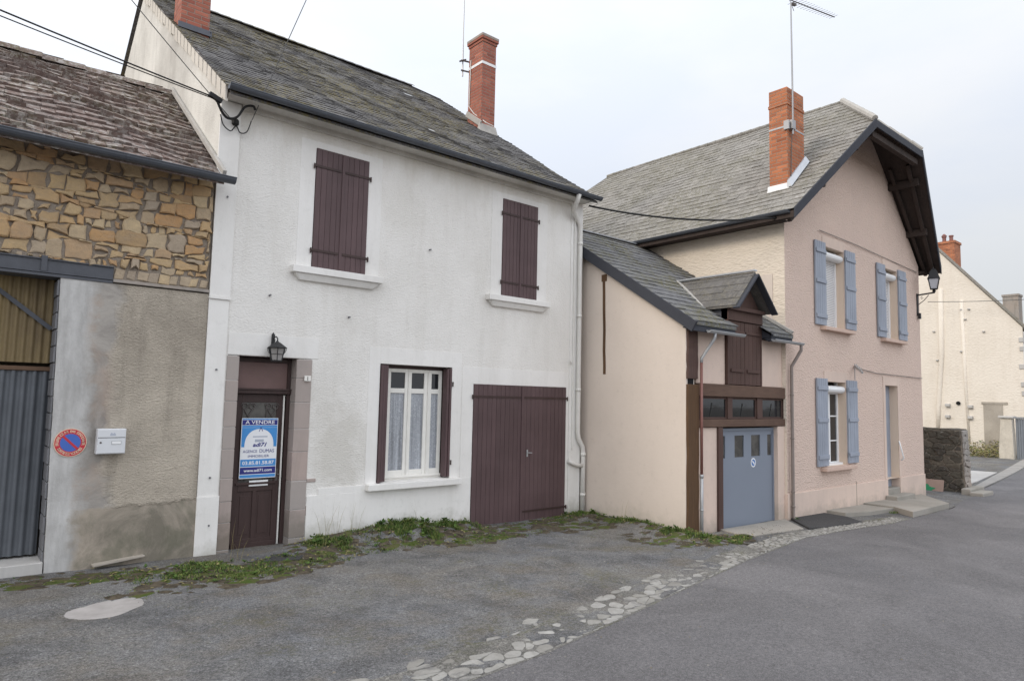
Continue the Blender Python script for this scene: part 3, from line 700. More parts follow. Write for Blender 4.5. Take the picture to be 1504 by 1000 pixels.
# roof
bs = .70; bl = math.hypot(1, bs); ey = 9.20; ez = 5.055
def sagb(u, v): return .03*math.sin(u*1.3+.4)*math.sin(v*.9) + .018*math.sin(u*4.1+v*2)
mb = MB()
mb.prism([(-4.1, ey, ez-.10), (2.67, ey, ez-.10), (2.67, 12.45, ez+bs*(12.45-ey)-.10), (-4.1, 12.45, ez+bs*(12.45-ey)-.10)], (0,0,.06), 0, .2)
mb.prism([(-4.1, 12.45, ez+bs*3.25-.10), (2.67, 12.45, ez+bs*3.25-.10), (2.67, 15.8, ez+.8), (-4.1, 15.8, ez+.8)], (0,0,.06), 0, .4)
roof_tiles(mb, (0, ey, ez-.02), (1,0,0), (0, 1/bl, bs/bl), (0, -bs/bl, 1/bl), 3.25*bl, lambda v: -4.1, lambda v: 2.665, .205, .165, .042, .024, .4, sag=sagb)
rf = mb.build('roof', MAT['barn_tile'], barn)
mb = MB()
for i in range(24):
    x = -4.05 + i*.285
    pts = [(12.45 + .17*math.cos(a), 7.235 + .13*math.sin(a)) for a in [q*math.pi/5 for q in range(6)]]
    for (ya, za), (yb, zb) in zip(pts, pts[1:]):
        r1 = random.uniform(-.01, .012); mb.face([(x, ya, za+r1), (x+.29, ya, za+r1+.012), (x+.29, yb, zb+r1+.012), (x, yb, zb+r1)], 0, random.random())
mb.build('ridge_tile', MAT['barn_tile'], barn, label='row of rounded ridge tiles along the barn roof')
def gutter(x0, x1, y, z, r, name, parent, m, n=8, horizontal='x', fall=0.):
    mb = MB(); ring = [math.pi + math.pi*q/n for q in range(n+1)]
    def pt(s, a, rr): return (s, y + rr*math.cos(a), z + rr*math.sin(a)) if horizontal == 'x' else (y + rr*math.cos(a), s, z + rr*math.sin(a))
    for a, b in zip(ring, ring[1:]):
        mb.face([pt(x0, a, r), pt(x1, a, r), pt(x1, b, r), pt(x0, b, r)]); mb.face([pt(x0, a, r*.9), pt(x0, b, r*.9), pt(x1, b, r*.9), pt(x1, a, r*.9)])
    for s in (x0, x1): mb.face([pt(s, a, r) for a in ring])
    for sg in (-1, 1):
        if horizontal == 'x': mb.tube([(x0, y+sg*r, z), (x1, y+sg*r, z)], .009, 6)
        else: mb.tube([(y+sg*r, x0, z), (y+sg*r, x1, z)], .009, 6)
    k = x0 + .5
    while k < x1 and r > .05:
        rr = r*1.06; rg = [math.pi + math.pi*q/n for q in range(n+1)]
        for a, b in zip(rg, rg[1:]): mb.face([pt(k, a, rr), pt(k+.035, a, rr), pt(k+.035, b, rr), pt(k, b, rr)])
        k += .85
    return mb.build(name, MAT[m], parent, fix=False)
gutter(-4.1, 2.80, 9.17, 5.05, .075, 'gutter', barn, 'zinc_dark')
mb = MB(); mb.bar((2.655, 9.15, 5.10), (2.655, 12.45, 5.10 + bs*3.3), .05, .07); mb.build('verge_fillet', MAT['cement_fillet'], barn, bevel=.008)

# ------------------------------------------------------------------ the white house
WX0, WX1 = 2.69, 9.95
house = thing('white_house', (6.3, 9.6, 0.), 'tall white rendered house with brown closed shutters, brown front door and dark mossy slate roof', 'house')
holes = [(3.10, 3.98, -.4, 2.715), (4.10, 5.00, 4.10, 5.95), (7.80, 8.69, 4.10, 5.95), (5.34, 6.75, .815, 2.71), (7.22, 9.54, -.4, 2.44)]
mb = MB(); wall_grid(mb, (0, Y0, 0), (1,0,0), (0,0,1), (0,1,0), (WX0, WX1), (-.4, 6.42), holes, .24, 0, 1)
mb.face([(WX1, Y0, -.4), (WX1, 21.8, -.4), (WX1, 21.8, 6.3), (WX1, 15.7, 10.45), (WX1, Y0, 6.42)], 2)
mb.face([(WX0, 21.8, -.4), (WX1, 21.8, -.4), (WX1, 21.8, 6.4), (WX0, 21.8, 6.4)], 2)
mb.build('wall', [MAT['white_roughcast'], MAT['white_smooth'], MAT['gable_render']], house, fix=False)
mb = MB(); mb.prism([(WX0, Y0+.001, -.4), (WX0, 21.8, -.4), (WX0, 21.8, 6.3), (WX0, 15.7, 10.60), (WX0, Y0+.001, 6.40)], (.3,0,0))
mb.build('gable_wall', MAT['gable_render'], house)
mb = MB(); mb.box(WX0-.015, 2.95, Y0-.035, Y0-.001, 3.50, 6.26); mb.box(WX0-.015, 2.94, Y0-.028, Y0-.001, .80, 3.46); mb.box(WX0-.02, 2.955, Y0-.045, Y0-.001, -.3, .80)
mb.box(WX0-.02, 2.96, Y0-.05, Y0-.001, 3.462, 3.498)
mb.box(9.62, 9.95, Y0-.018, Y0-.001, -.4, 6.26)
mb.each('pilaster', MAT['white_smooth'], house, bevel=.004)
mb = MB(); mb.box(4.20, 7.20, Y0-.016, Y0-.001, -.4, .70); mb.box(4.38, 7.20, Y0-.013, Y0-.001, .70, .80); mb.build('plinth', MAT['white_smooth'], house, bevel=.003)
def surround(x0, x1, z0, z1, w, top, y=Y0, d=.005, m='white_smooth', parent=house, wr=None):
    wr = wr or w
    mb = MB(); mb.box(x0-w, x0, y-d, y-.001, z0, z1+top); mb.box(x1, x1+wr, y-d, y-.001, z0, z1+top); mb.box(x0, x1, y-d, y-.001, z1, z1+top)
    return mb.build('window_surround', MAT[m], parent, bevel=.003)
surround(4.10, 5.00, 4.09, 5.95, .24, .10); surround(7.80, 8.69, 4.09, 5.95, .26, .10); surround(5.34, 6.75, .81, 2.71, .20, .26, wr=.20)
mb = MB(); mb.box(6.97, 9.60, Y0-.005, Y0-.001, 2.44, 2.74); mb.box(6.97, 7.22, Y0-.005, Y0-.001, .80, 2.44); mb.box(9.54, 9.615, Y0-.005, Y0-.001, -.3, 2.44); mb.build('garage_surround', MAT['white_smooth'], house, bevel=.003)
mb = MB(); mb.box(2.965, 4.28, Y0-.006, Y0-.001, 2.722, 3.03); mb.build('door_lintel', MAT['white_smooth'], house, bevel=.003)
# thin smooth string course between the storeys
def sill(x0, x1, z, parent, m='white_smooth', d=.13, y=Y0, h=.105, low=True, bev=.008):
    mb = MB(); mb.box(x0, x1, y-d, y+.05, z-h, z)
    if low: mb.hexa([(x0+.14, y-.05, z-h-.10), (x1-.14, y-.05, z-h-.10), (x1-.14, y, z-h-.10), (x0+.14, y, z-h-.10), (x0+.05, y-d+.03, z-h-.002), (x1-.05, y-d+.03, z-h-.002), (x1-.05, y, z-h-.002), (x0+.05, y, z-h-.002)])
    return mb.build('window_sill', MAT[m], parent, bevel=bev)
sill(3.78, 5.27, 4.085, house); sill(7.44, 8.97, 4.085, house); sill(5.15, 6.93, .81, house, low=False, h=.10)
def shutter(x0, x1, z0, z1, y, nb, parent, m, name='shutter', th=.035, hz=(), side=0, hm='dark_brown_paint', hl=1.):
    """a ledged leaf of upright boards with a strap hinge at every height in hz; side -1 hinges left, +1 right"""
    mb = MB(); w = (x1-x0)/nb
    for i in range(nb):
        c = random.random(); mb.box(x0+i*w+.003, x0+(i+1)*w-.003, y + random.uniform(0, .003), y+th, z0, z1, 0, c)
    mb.box(x0+.004, x1-.004, y+.008, y+th-.004, z0+.003, z1-.003, 0, .9)
    o = mb.build(name, MAT[m], parent, bevel=.003)
    for z in hz:
        h = MB(); Lh = (x1-x0)*hl
        a, b = (x0-.01, x0+Lh-.03) if side < 0 else (x1-Lh+.03, x1+.01)
        h.box(a, b, y-.010, y-.001, z-.018, z+.018)
        xp = x0-.03 if side < 0 else x1+.03
        h.tube([(xp, y-.004, z-.05), (xp, y-.004, z+.03)], .013, 8); h.box(min(xp, xp-side*.03)-.004, max(xp, xp-side*.03)+.004, y-.0095, y+.002, z-.015, z+.015)
        h.build('hinge', MAT[hm], o)
    return o
for xa, xb in ((4.10, 5.00), (7.80, 8.69)):
    xm = (xa+xb)/2
    shutter(xa+.004, xm-.006, 4.10, 5.945, Y0-.022, 5, house, 'brown_paint', hz=(5.665, 4.36), side=-1)
    l2 = shutter(xm+.002, xb-.004, 4.10, 5.945, Y0-.022, 5, house, 'brown_paint', hz=(5.665, 4.36), side=1)
    mb = MB(); mb.box(xm-.02, xm+.025, Y0-.034, Y0-.0235, 4.11, 5.935); mb.build('cover_strip', MAT['brown_paint'], l2)
# garage leaves
g1 = shutter(7.225, 8.372, -.16, 2.435, Y0-.02, 11, house, 'brown_paint', 'garage_door', hz=(2.22,), side=-1)
g2 = shutter(8.380, 9.535, -.16, 2.435, Y0-.02, 11, house, 'brown_paint', 'garage_door', hz=(2.22, .10), side=1)
mb = MB(); mb.box(8.35, 8.405, Y0-.034, Y0-.0215, -.15, 2.43); mb.build('cover_strip', MAT['brown_paint'], g2)
mb = MB(); mb.box(8.50, 8.53, Y0-.03, Y0-.02, 1.11, 1.24); mb.bar((8.515, Y0-.05, 1.185), (8.61, Y0-.052, 1.18), .016, .016); mb.box(8.507, 8.523, Y0-.05, Y0-.03, 1.178, 1.192); mb.build('handle', MAT['galvanised'], g2)
# ground-floor window
win = MB(); yw = Y0+.17
for a, b, z0, z1 in ((5.58, 5.645, .87, 2.65), (5.915, 6.045, .87, 2.65), (6.295, 6.445, .87, 2.65), (6.595, 6.66, .87, 2.65)): win.box(a, b, yw, yw+.05, z0, z1)
for a, b in ((5.645, 5.915), (6.045, 6.295), (6.445, 6.595)):
    win.box(a, b, yw+.002, yw+.048, 2.59, 2.65); win.box(a, b, yw+.002, yw+.048, 2.245, 2.325); win.box(a, b, yw+.002, yw+.048, .87, .975)
win.box(5.972, 5.988, yw-.018, yw-.001, .90, 2.63); win.box(6.362, 6.378, yw-.018, yw-.001, .90, 2.63)
win.box(5.54, 6.70, yw-.03, yw-.001, .855, .885); win.box(5.54, 6.70, yw+.003, yw+.05, .80, .868)
wo = win.build('window', MAT['white_paint'], house, bevel=.004)
mb = MB()
for a, b in ((5.645, 5.915), (6.045, 6.295), (6.445, 6.595)): mb.box(a-.003, b+.003, yw+.022, yw+.026, 2.32, 2.595)
mb.each('upper_pane', MAT['window_glass'], wo)
mb = MB()
for a, b in ((5.645, 5.915), (6.045, 6.295), (6.445, 6.595)): mb.box(a-.003, b+.003, yw+.022, yw+.026, .97, 2.25)
mb.each('curtained_pane', MAT['lace'], wo)
mb = MB(); mb.box(5.34, 5.58, yw+.02, yw+.05, .8, 2.71); mb.box(6.66, 6.75, yw+.02, yw+.05, .8, 2.71); mb.box(5.58, 6.66, yw+.01, yw+.05, 2.651, 2.71); mb.build('outer_frame', MAT['dark_brown_paint'], wo)
s1 = MB()
for i in range(3): s1.box(5.352+.05*i, 5.395+.05*i, Y0-.03+.012*i, yw+.015, .83-.02*(i == 0), 2.69, 0, random.random())
s1.build('folded_shutter', MAT['brown_paint'], house, bevel=.003)
s1 = MB()
s1.box(6.705, 6.745, Y0-.012, yw-.04, .84, 2.69, 0, .2); s1.box(6.655, 6.695, Y0+.0, yw-.035, .84, 2.68, 0, .5)
so = s1.build('folded_shutter', MAT['brown_paint'], house, bevel=.003)
mb = MB()
for z in (1.08, 2.42): mb.tube([(6.762, Y0-.02, z-.04), (6.762, Y0-.02, z+.04)], .012, 8)
mb.each('hinge', MAT['dark_brown_paint'], so)
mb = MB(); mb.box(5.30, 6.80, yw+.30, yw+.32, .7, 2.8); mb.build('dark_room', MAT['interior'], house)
# door surround of pink granite blocks
mb = MB(); z = -.25; rnd = random.Random(3)
while z < 2.70:
    h = rnd.uniform(.28, .42); z2 = min(z+h, 2.705)
    if z2 > 2.5: z2 = 2.705
    mb.box(2.962, 3.128, Y0-.012-rnd.uniform(0, .006), Y0+.16, z+.004, z2-.004, 0, rnd.random()); z = z2
mb.build('door_jamb', MAT['pink_granite'], house, bevel=.007); mb = MB()
z = -.25
while z < 2.70:
    h = rnd.uniform(.30, .44); z2 = min(z+h, 2.705)
    if z2 > 2.5: z2 = 2.705
    ext = 0
    mb.box(3.952, 4.19+ext, Y0-.012-rnd.uniform(0, .006), Y0+.20, z+.004, z2-.004, 0, rnd.random()); z = z2
mb.box(4.192, 4.36, Y0-.014, Y0+.05, .42, .56, 0, .2); mb.box(4.192, 4.33, Y0-.014, Y0+.05, .90, .95, 0, .4)
mb.build('door_jamb', MAT['pink_granite'], house, bevel=.007)
mb = MB(); mb.box(2.966, 3.120, Y0-.008, Y0+.15, -.25, 2.70); mb.box(3.960, 4.184, Y0-.008, Y0+.19, -.25, 2.70); mb.each('surround_joint', MAT['pale_concrete'], house)
# front door set back, slightly ajar
yd = Y0+.20
mb = MB(); mb.box(3.13, 3.175, yd-.03, yd+.06, -.02, 2.70); mb.box(3.90, 3.95, yd-.03, yd+.06, -.02, 2.70); mb.box(3.175, 3.90, yd-.028, yd+.06, 2.64, 2.70); mb.box(3.13, 3.95, yd-.06, yd+.05, 2.185, 2.255); mb.box(3.12, 3.96, yd-.075, yd-.05, 2.235, 2.262)
mb.build('door_frame', MAT['dark_brown_paint'], house, bevel=.004)
mb = MB(); mb.box(3.175, 3.90, yd+.0, yd+.03, 2.257, 2.638); mb.build('transom', MAT['transom_panel'], house)
mb = MB(); mb.box(3.862, 3.885, yd+.0, yd+.02, .02, 2.17); mb.build('door_edge_strip', MAT['white_paint'], house)
mb = MB(); mb.box(2.97, 4.18, Y0+.0, Y0+.24, 2.706, 2.714); mb.build('lintel_soffit', MAT['dark_brown_paint'], house)
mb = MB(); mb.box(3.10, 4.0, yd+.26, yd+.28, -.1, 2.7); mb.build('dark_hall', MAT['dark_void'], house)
x0, x1 = 3.18, 3.855
mb = MB(); mb.box(x0, x1, yd+.012, yd+.05, .0, 2.18)
for a, b in ((x0, x0+.09), (x1-.09, x1)): mb.box(a, b, yd-.004, yd+.012, .0, 2.18)
mb.box(x0+.09, x1-.09, yd-.004, yd+.011, .0, .14); mb.box(x0+.09, x1-.09, yd-.004, yd+.011, .80, .93); mb.box(x0+.09, x1-.09, yd-.004, yd+.011, 2.06, 2.18); mb.box(x0+.30, x0+.36, yd-.004, yd+.011, .14, .80)
mb.box(x0+.05, x1-.05, yd-.03, yd-.004, .895, .925); mb.box(x0+.02, x1-.02, yd-.03, yd-.004, .02, .09)
for a, b in ((x0+.13, x0+.27), (x0+.39, x1-.13)): mb.box(a, b, yd+.004, yd+.011, .20, .74)
fd = mb.build('front_door', MAT['dark_brown_paint'], house, bevel=.004)
mb = MB(); mb.box(x0+.09, x1-.09, yd+.006, yd+.011, .93, 2.06); mb.build('pane', MAT['dusty_glass'], fd)
mb = MB()
for cx in (x0+.12, x0+.46):
    for sg in (-1, 1):
        c = cx + .055 + sg*.055; pts = []
        for q in range(22):
            a = q/21*2*math.pi*1.25; r0 = .052 - .030*q/21; pts.append((c + sg*r0*math.cos(a+1.57-1.2), yd-.012, 2.00 + r0*math.sin(a+1.57-1.2)))
        mb.tube(pts, .007, 6)
        mb.tube([(c - sg*.0, yd-.012, 1.95), (cx+.055, yd-.012, 1.86), (cx+.055, yd-.012, .95)], .006, 6)
    mb.tube([(cx-.02, yd-.012, .95), (cx-.02, yd-.012, 2.05)], .006, 6)
mb.build('grille', MAT['iron_grey'], fd)
mb = MB(); mb.box(3.42, 3.69, yd-.02, yd-.005, .87, .95); mb.box(3.44, 3.67, yd-.023, yd-.019, .915, .94); mb.build('letter_slot', MAT['white_plastic'], fd, bevel=.003)
mb = MB(); mb.tube([(x1-.045, yd-.004, 1.02), (x1-.045, yd-.05, 1.02), (x1-.02, yd-.055, 1.02)], .010, 8); mb.box(x1-.065, x1-.028, yd-.010, yd-.003, .93, 1.10); mb.build('handle', MAT['iron_grey'], fd)
mb = MB(); mb.box(2.97, 4.12, 9.10, Y0+.25, -.2, -.015); mb.build('doorstep', MAT['slab_concrete'], house, bevel=.02)
# roof: slates in rows, front slope; plain rear slope; half hip at the right end
hs = .69; hl_ = math.hypot(1, hs); HE = 9.26; HZ = 6.37; RY = 15.7; RZ = HZ + hs*(RY-HE); RX0, RX1 = 2.64, 10.04
def sagh(u, v): return -.05*math.sin((u-RX0)/(RX1-RX0)*math.pi)*math.sin(min(1, v/7.8)*math.pi) + .012*math.sin(u*2.7+v*1.9)
Ls = (RY-HE)*hl_
def ru1(v): return RX1 if v < Ls-.62 else RX1 - (v-(Ls-.62))*1.05
mb = MB()
zc = lambda y: HZ + hs*(y-HE)
mb.prism([(2.70, HE, HZ-.13), (RX1, HE, HZ-.13), (RX1, RY-.5, zc(RY-.5)-.13), (9.4, RY, RZ-.13), (2.70, RY, RZ-.13)], (0,0,.04), 0, .2)
mb.face([(RX0, RY, RZ), (9.4, RY, RZ), (RX1, RY+.5, zc(RY-.5)), (RX1, 22.1, 6.3), (RX0, 22.1, 6.3)], 0, .3)
mb.face([(9.4, RY, RZ), (RX1, RY-.5, zc(RY-.5)), (RX1, RY+.5, zc(RY-.5))], 0, .3)
roof_tiles(mb, (0, HE, HZ-.03), (1,0,0), (0, 1/hl_, hs/hl_), (0, -hs/hl_, 1/hl_), Ls, lambda v: RX0, ru1, .155, .18, .013, .007, .3, sag=sagh)
roof = mb.build('roof', MAT['house_slate'], house)
mb = MB()
for i in range(26):
    x = RX0 + i*.26
    if x > 9.3: break
    mb.face([(x, RY-.16, RZ-.07), (x+.265, RY-.16, RZ-.06), (x+.265, RY, RZ+.05), (x, RY, RZ+.04)], 0, random.random()); mb.face([(x, RY, RZ+.04), (x+.265, RY, RZ+.05), (x+.265, RY+.16, RZ-.06), (x, RY+.16, RZ-.07)], 0, random.random())
mb.build('ridge_tile', MAT['house_slate'], roof)
mb = MB()
for (x, y, w, l) in ((7.95, 13.6, .22, .10), (6.6, 10.35, .13, .06), (8.25, 14.2, .10, .05)):
    z = zc(y) + .04; mb.face([(x, y, z), (x+w, y, z), (x+w, y+l, z+hs*l), (x, y+l, z+hs*l)])
mb.each('slate_repair', MAT['galvanised'], roof, fix=False)
mb = MB()      # cut slates closing the verge, on the gable face
n = 26
for i in range(n):
    ya = HE + .06 + (RY-HE)*i/n; yb = HE + .06 + (RY-HE)*(i+1)/n - .042
    d = random.uniform(.19, .25); c = random.random()
    mb.hexa([(2.65, ya, zc(ya)-.03-d), (2.689, ya, zc(ya)-.03-d), (2.689, yb, zc(yb)-.03-d), (2.65, yb, zc(yb)-.03-d), (2.645, ya, zc(ya)-.04), (2.689, ya, zc(ya)-.04), (2.689, yb, zc(yb)-.04), (2.645, yb, zc(yb)-.04)], 0, c)
mb.build('verge_slate', MAT['verge_render'], roof, bevel=.004)
mb = MB(); mb.hexa([(2.675, HE+.05, zc(HE+.05)-.22), (2.6885, HE+.05, zc(HE+.05)-.19), (2.6885, RY, RZ-.22), (2.675, RY, RZ-.22), (2.675, HE+.05, zc(HE+.05)-.03), (2.6885, HE+.05, zc(HE+.05)-.03), (2.6885, RY, RZ-.03), (2.675, RY, RZ-.03)]); mb.build('verge_backing', MAT['soffit_wood'], roof)
gutter(2.66, 10.08, 9.20, 6.345, .062, 'gutter', house, 'zinc_dark')
mb = MB(); mb.box(2.70, 9.98, 9.275, 9.60, 6.275, 6.29)
mb.each('eave_board', MAT['gable_render'], house)
mb = MB(); mb.box(2.97, 9.6, 9.56, 9.598, 6.20, 6.28); mb.build('eave_moulding', MAT['gable_render'], house)
# chimneys of the white house
def chimney_box(x0, x1, y0, y1, z0, z1, parent, m, cap=True, bevel=.006):
    mb = MB(); mb.box(x0, x1, y0, y1, z0, z1)
    o = mb.build('chimney', MAT[m], parent, bevel=bevel); return o
c0 = chimney_box(2.72, 3.20, 12.45, 12.95, 8.2, 11.6, house, 'red_brick')
mb = MB(); mb.bar((2.68, 12.42, 8.60), (3.24, 12.42, 8.60), .02, .10); mb.bar((3.215, 12.43, 8.58), (3.215, 12.97, 8.95), .02, .12); mb.build('flashing', MAT['lead_grey'], c0)
c2 = chimney_box(9.52, 9.945, 12.65, 13.20, 8.3, 10.93, house, 'red_brick')
mb = MB(); mb.box(9.50, 9.965, 12.63, 13.22, 10.93, 10.995); mb.box(9.475, 9.99, 12.605, 13.245, 11.0, 11.06); mb.build('corbel', MAT['red_brick'], c2, bevel=.005)
mb = MB(); mb.box(9.47, 9.995, 12.60, 13.25, 11.06, 11.13); mb.hexa([(9.48, 12.61, 11.13), (9.985, 12.61, 11.13), (9.985, 13.24, 11.13), (9.48, 13.24, 11.13), (9.56, 12.72, 11.17), (9.90, 12.72, 11.17), (9.90, 13.14, 11.17), (9.56, 13.14, 11.17)]); mb.build('cap', MAT['patched_cement'], c2, bevel=.01)
mb = MB(); mb.box(9.512, 9.953, 12.642, 13.208, 10.37, 10.435); mb.build('strap', MAT['white_plastic'], c2)
mb = MB(); mb.hexa([(9.44, 12.56, 8.62), (10.0, 12.56, 8.62), (10.0, 12.68, 8.70), (9.44, 12.68, 8.70), (9.47, 12.63, 8.85), (9.98, 12.63, 8.85), (9.98, 12.66, 8.86), (9.47, 12.66, 8.86)]); mb.bar((9.50, 12.62, 8.82), (9.50, 13.22, 9.25), .04, .14); mb.build('flashing', MAT['cement_fillet'], c2, bevel=.01)
# pipes
mb = MB()
mb.tube([(9.44, 9.20, 6.30), (9.44, 9.26, 6.16), (9.52, 9.44, 6.03), (9.72, 9.52, 5.90), (9.82, 9.53, 5.78), (9.825, 9.53, 5.6), (9.825, 9.53, 1.55), (9.85, 9.53, 1.42), (9.97, 9.53, 1.25), (9.99, 9.53, 1.12), (9.99, 9.53, -.18)], .048, 10)
for z in (5.4, 3.9, 2.4, 1.10, .3): mb.tube([(9.825 if z > 1.5 else 9.99, 9.53, z-.03), (9.825 if z > 1.5 else 9.99, 9.53, z+.03)], .056, 10)
mb.tube([(9.60, 9.56, .99), (9.66, 9.53, .95), (9.80, 9.53, .90), (9.96, 9.53, .88)], .042, 10)
mb.build('downpipe', MAT['pipe_white'], house, smooth=True)
mb = MB(); mb.tube([(9.70, 9.565, 6.0), (9.70, 9.565, 1.2)], .016, 8); mb.tube([(9.60, 9.58, 2.9), (9.60, 9.56, 2.98), (9.66, 9.56, 2.92)], .012, 6); mb.build('cable_duct', MAT['pipe_white'], house)
# small marks and anchors on the facade
mb = MB()
for x, z in ((3.9, 3.93), (3.5, 3.6), (4.75, 3.4), (2.83, 4.9), (2.82, 1.05), (2.84, .42), (6.2, 4.7), (2.82, 2.5)): mb.tube([(x, Y0-.05, z), (x, Y0+.01, z)], .014, 6)
mb.each('wall_anchor', MAT['grey_block'], house)
# ------------------------------------------------------------------ the small garage annex
AX0, AX1, G = 10.085, 13.50, 7.12
annex = thing('garage_annex', (11.8, G, -.15), 'small peach rendered annex with a dormer, brown timbers and blue-grey garage door', 'garage')
az = lambda y: 4.68 + .64*(y-8.48)
mb = MB(); mb.prism([(AX0, G+.01, -.4), (AX0, 10.75, -.4), (AX0, 10.75, az(10.75)-.2), (AX0, G+.01, az(G)-.2)], (.25, 0, 0)); mb.build('side_wall', MAT['peach_render'], annex)
mb = MB(); mb.box(AX0+.25, AX1, 10.6, 10.75, -.4, 5.8); mb.box(AX1-.02, AX1-.01, G+.2, 10.6, -.4, 5.0); mb.build('wall', MAT['peach_render'], annex)
mb = MB()
pts = [(9.10, 4.66), (9.09, 4.35), (9.085, 4.0), (9.07, 3.6), (9.075, 3.2), (9.06, 2.9), (9.06, 2.72)]
for (ya, za), (yb, zb) in zip(pts, pts[1:]): mb.hexa([(AX0-.008, ya-.03, za), (AX0-.008, ya+.035, za), (AX0+.02, ya+.035, za), (AX0+.02, ya-.03, za), (AX0-.008, yb-.03, zb), (AX0-.008, yb+.035, zb), (AX0+.02, yb+.035, zb), (AX0+.02, yb-.03, zb)])
mb.box(AX0-.01, AX0+.02, 9.02, 9.16, 4.60, 4.74)
mb.build('exposed_timber', MAT['post_wood'], annex)
fr = MB()       # rendered panels of the front
fr.box(10.46, 11.05, G+.01, G+.2, -.45, 1.745); fr.box(10.42, 11.345, G+.02, G+.2, 2.55, 3.50); fr.box(12.585, AX1, G+.02, G+.2, 2.55, 3.50); fr.box(13.225, 13.585, G-.02, G+.2, -.45, 1.745); fr.box(13.50, 13.58, G-.01, G+.2, 1.90, 2.31)
fr.each('rendered_panel', MAT['pink_smooth'], annex, bevel=.006)
def rough_post(x0, x1, z0, z1, m, seed, lab=None, y=G):
    rnd = random.Random(seed); mb = MB(); n = 9; prev = None
    for i in range(n+1):
        z = z0 + (z1-z0)*i/n; a = x0 + rnd.uniform(-.008, .018); b = x1 + rnd.uniform(-.015, .006); f = y - .03 + rnd.uniform(-.006, .006)
        a = max(a, AX0 + .004); ring = [(a, f, z), (b, f, z), (b, y+.22, z), (a, y+.22, z)]
        if prev: mb.hexa(prev + ring)
        prev = ring
    o = mb.build('post', MAT[m], annex, weld=True, bevel=.008)
    if lab: o['label'] = lab
rough_post(AX0+.006, 10.43, -.3, 2.52, 'post_wood', 2, 'weathered ochre-brown lower corner post')
rough_post(AX0+.012, 10.41, 2.62, 3.60, 'loft_wood', 4, 'dark red-brown upper corner post')
mb = MB(); mb.box(AX0+.05, 10.30, G+.0, G+.2, 2.50, 2.64); mb.build('block', MAT['dark_void'], annex)
mb = MB(); mb.box(10.42, 13.60, G-.045, G+.2, 2.315, 2.545); mb.box(10.42, 13.60, G-.04, G+.2, 1.752, 1.895)
mb.each('beam', MAT['beam_wood'], annex, bevel=.012)
mb = MB(); mb.box(11.395, 11.555, G-.01, G+.15, 1.90, 2.31); mb.box(12.455, 12.655, G-.01, G+.15, 1.90, 2.31); mb.box(10.42, 10.51, G-.01, G+.15, 1.90, 2.31); mb.box(13.49, 13.50, G-.01, G+.15, 1.90, 2.31)
mb.box(11.05, 11.20, G-.03, G+.2, -.4, 1.748); mb.each('stud', MAT['loft_wood'], annex, bevel=.006)
for a, b in ((10.51, 11.395), (11.555, 12.455), (12.655, 13.49)):
    w = MB()
    w.box(a, b, G+.02, G+.06, 1.90, 1.935); w.box(a, b, G+.02, G+.06, 2.275, 2.31); w.box(a, a+.03, G+.02, G+.06, 1.935, 2.275); w.box(b-.03, b, G+.02, G+.06, 1.935, 2.275)
    wo = w.build('window', MAT['loft_wood'], annex)
    w = MB(); w.box(a+.028, b-.028, G+.035, G+.042, 1.93, 2.28); w.build('pane', MAT['window_glass'], wo)
    w = MB(); w.box(a, b, G+.16, G+.17, 1.9, 2.31); w.build('backing', MAT['interior'], wo)
    w = MB()       # a few pipes and boards seen through the pane
    w.bar((a+.05, G+.036, 2.13+random.uniform(-.03, .03)), (b-.05, G+.036, 2.14), .012, .004); w.bar((a+.35, G+.036, 1.95), (a+.42, G+.036, 2.2), .03, .004); w.build('clutter', MAT['dusty_glass'], wo)
# garage door
gd = MB(); yg = G+.09
gz0, gz1 = -.17, 1.72
PX = ((11.30, 11.45), (11.78, 12.11), (12.38, 12.72), (13.00, 13.165))
wall_grid(gd, (0, yg, 0), (1,0,0), (0,0,1), (0,1,0), (11.20, 13.225), (gz0, gz1), [(a, b, 1.155, 1.575) for a, b in PX], .03)
gdo = gd.build('garage_door', MAT['garage_blue'], annex, fix=False)
mb = MB(); mb.box(11.20, 11.235, yg-.022, yg-.001, gz0, gz1); mb.box(13.185, 13.225, yg-.022, yg-.001, gz0, gz1); mb.box(11.235, 13.185, yg-.022, yg-.001, gz1-.055, gz1); mb.build('frame', MAT['garage_blue'], gdo, bevel=.003)
for a, b in PX:
    mb = MB(); mb.box(a, b, yg+.02, yg+.025, 1.155, 1.575); mb.build('pane', MAT['dusty_glass'], gdo)
mb = MB(); mb.tube([(11.95, yg, .72), (11.95, yg-.03, .72)], .018, 8); mb.bar((11.90, yg-.035, .72), (12.0, yg-.035, .72), .02, .014); mb.build('handle', MAT['garage_blue'], gdo) if False else None
mb = MB(); mb.hexa([(11.19, G-.13, -.40), (13.24, G-.13, -.40), (13.24, G+.14, -.40), (11.19, G+.14, -.40), (11.19, G-.10, -.225), (13.24, G-.10, -.185), (13.24, G+.14, -.17), (11.19, G+.14, -.17)]); mb.build('threshold', MAT['slab_concrete'], annex, bevel=.015)
# loft shutters under the dormer
for a, b, sd in ((11.40, 11.965, -1), (11.975, 12.55, 1)):
    lo = shutter(a, b, 2.56, 3.78, G-.03, 4, annex, 'loft_wood', 'loft_shutter')
    mb = MB(); mb.box(a+.06, b-.05, G-.055, G-.031, 2.80, 2.86); mb.box(a+.02, b-.02, G-.052, G-.031, 3.55, 3.60); mb.each('ledge', MAT['loft_wood'], lo, bevel=.004)
mb = MB(); mb.box(11.35, 11.398, G-.04, G+.1, 2.55, 4.02); mb.box(12.552, 12.60, G-.04, G+.1, 2.55, 4.02); mb.box(11.35, 12.60, G-.06, G+.1, 3.79, 4.02); mb.box(11.40, 12.55, G+.01, G+.05, 2.55, 3.79); mb.build('loft_frame', MAT['loft_wood'], annex, bevel=.005)
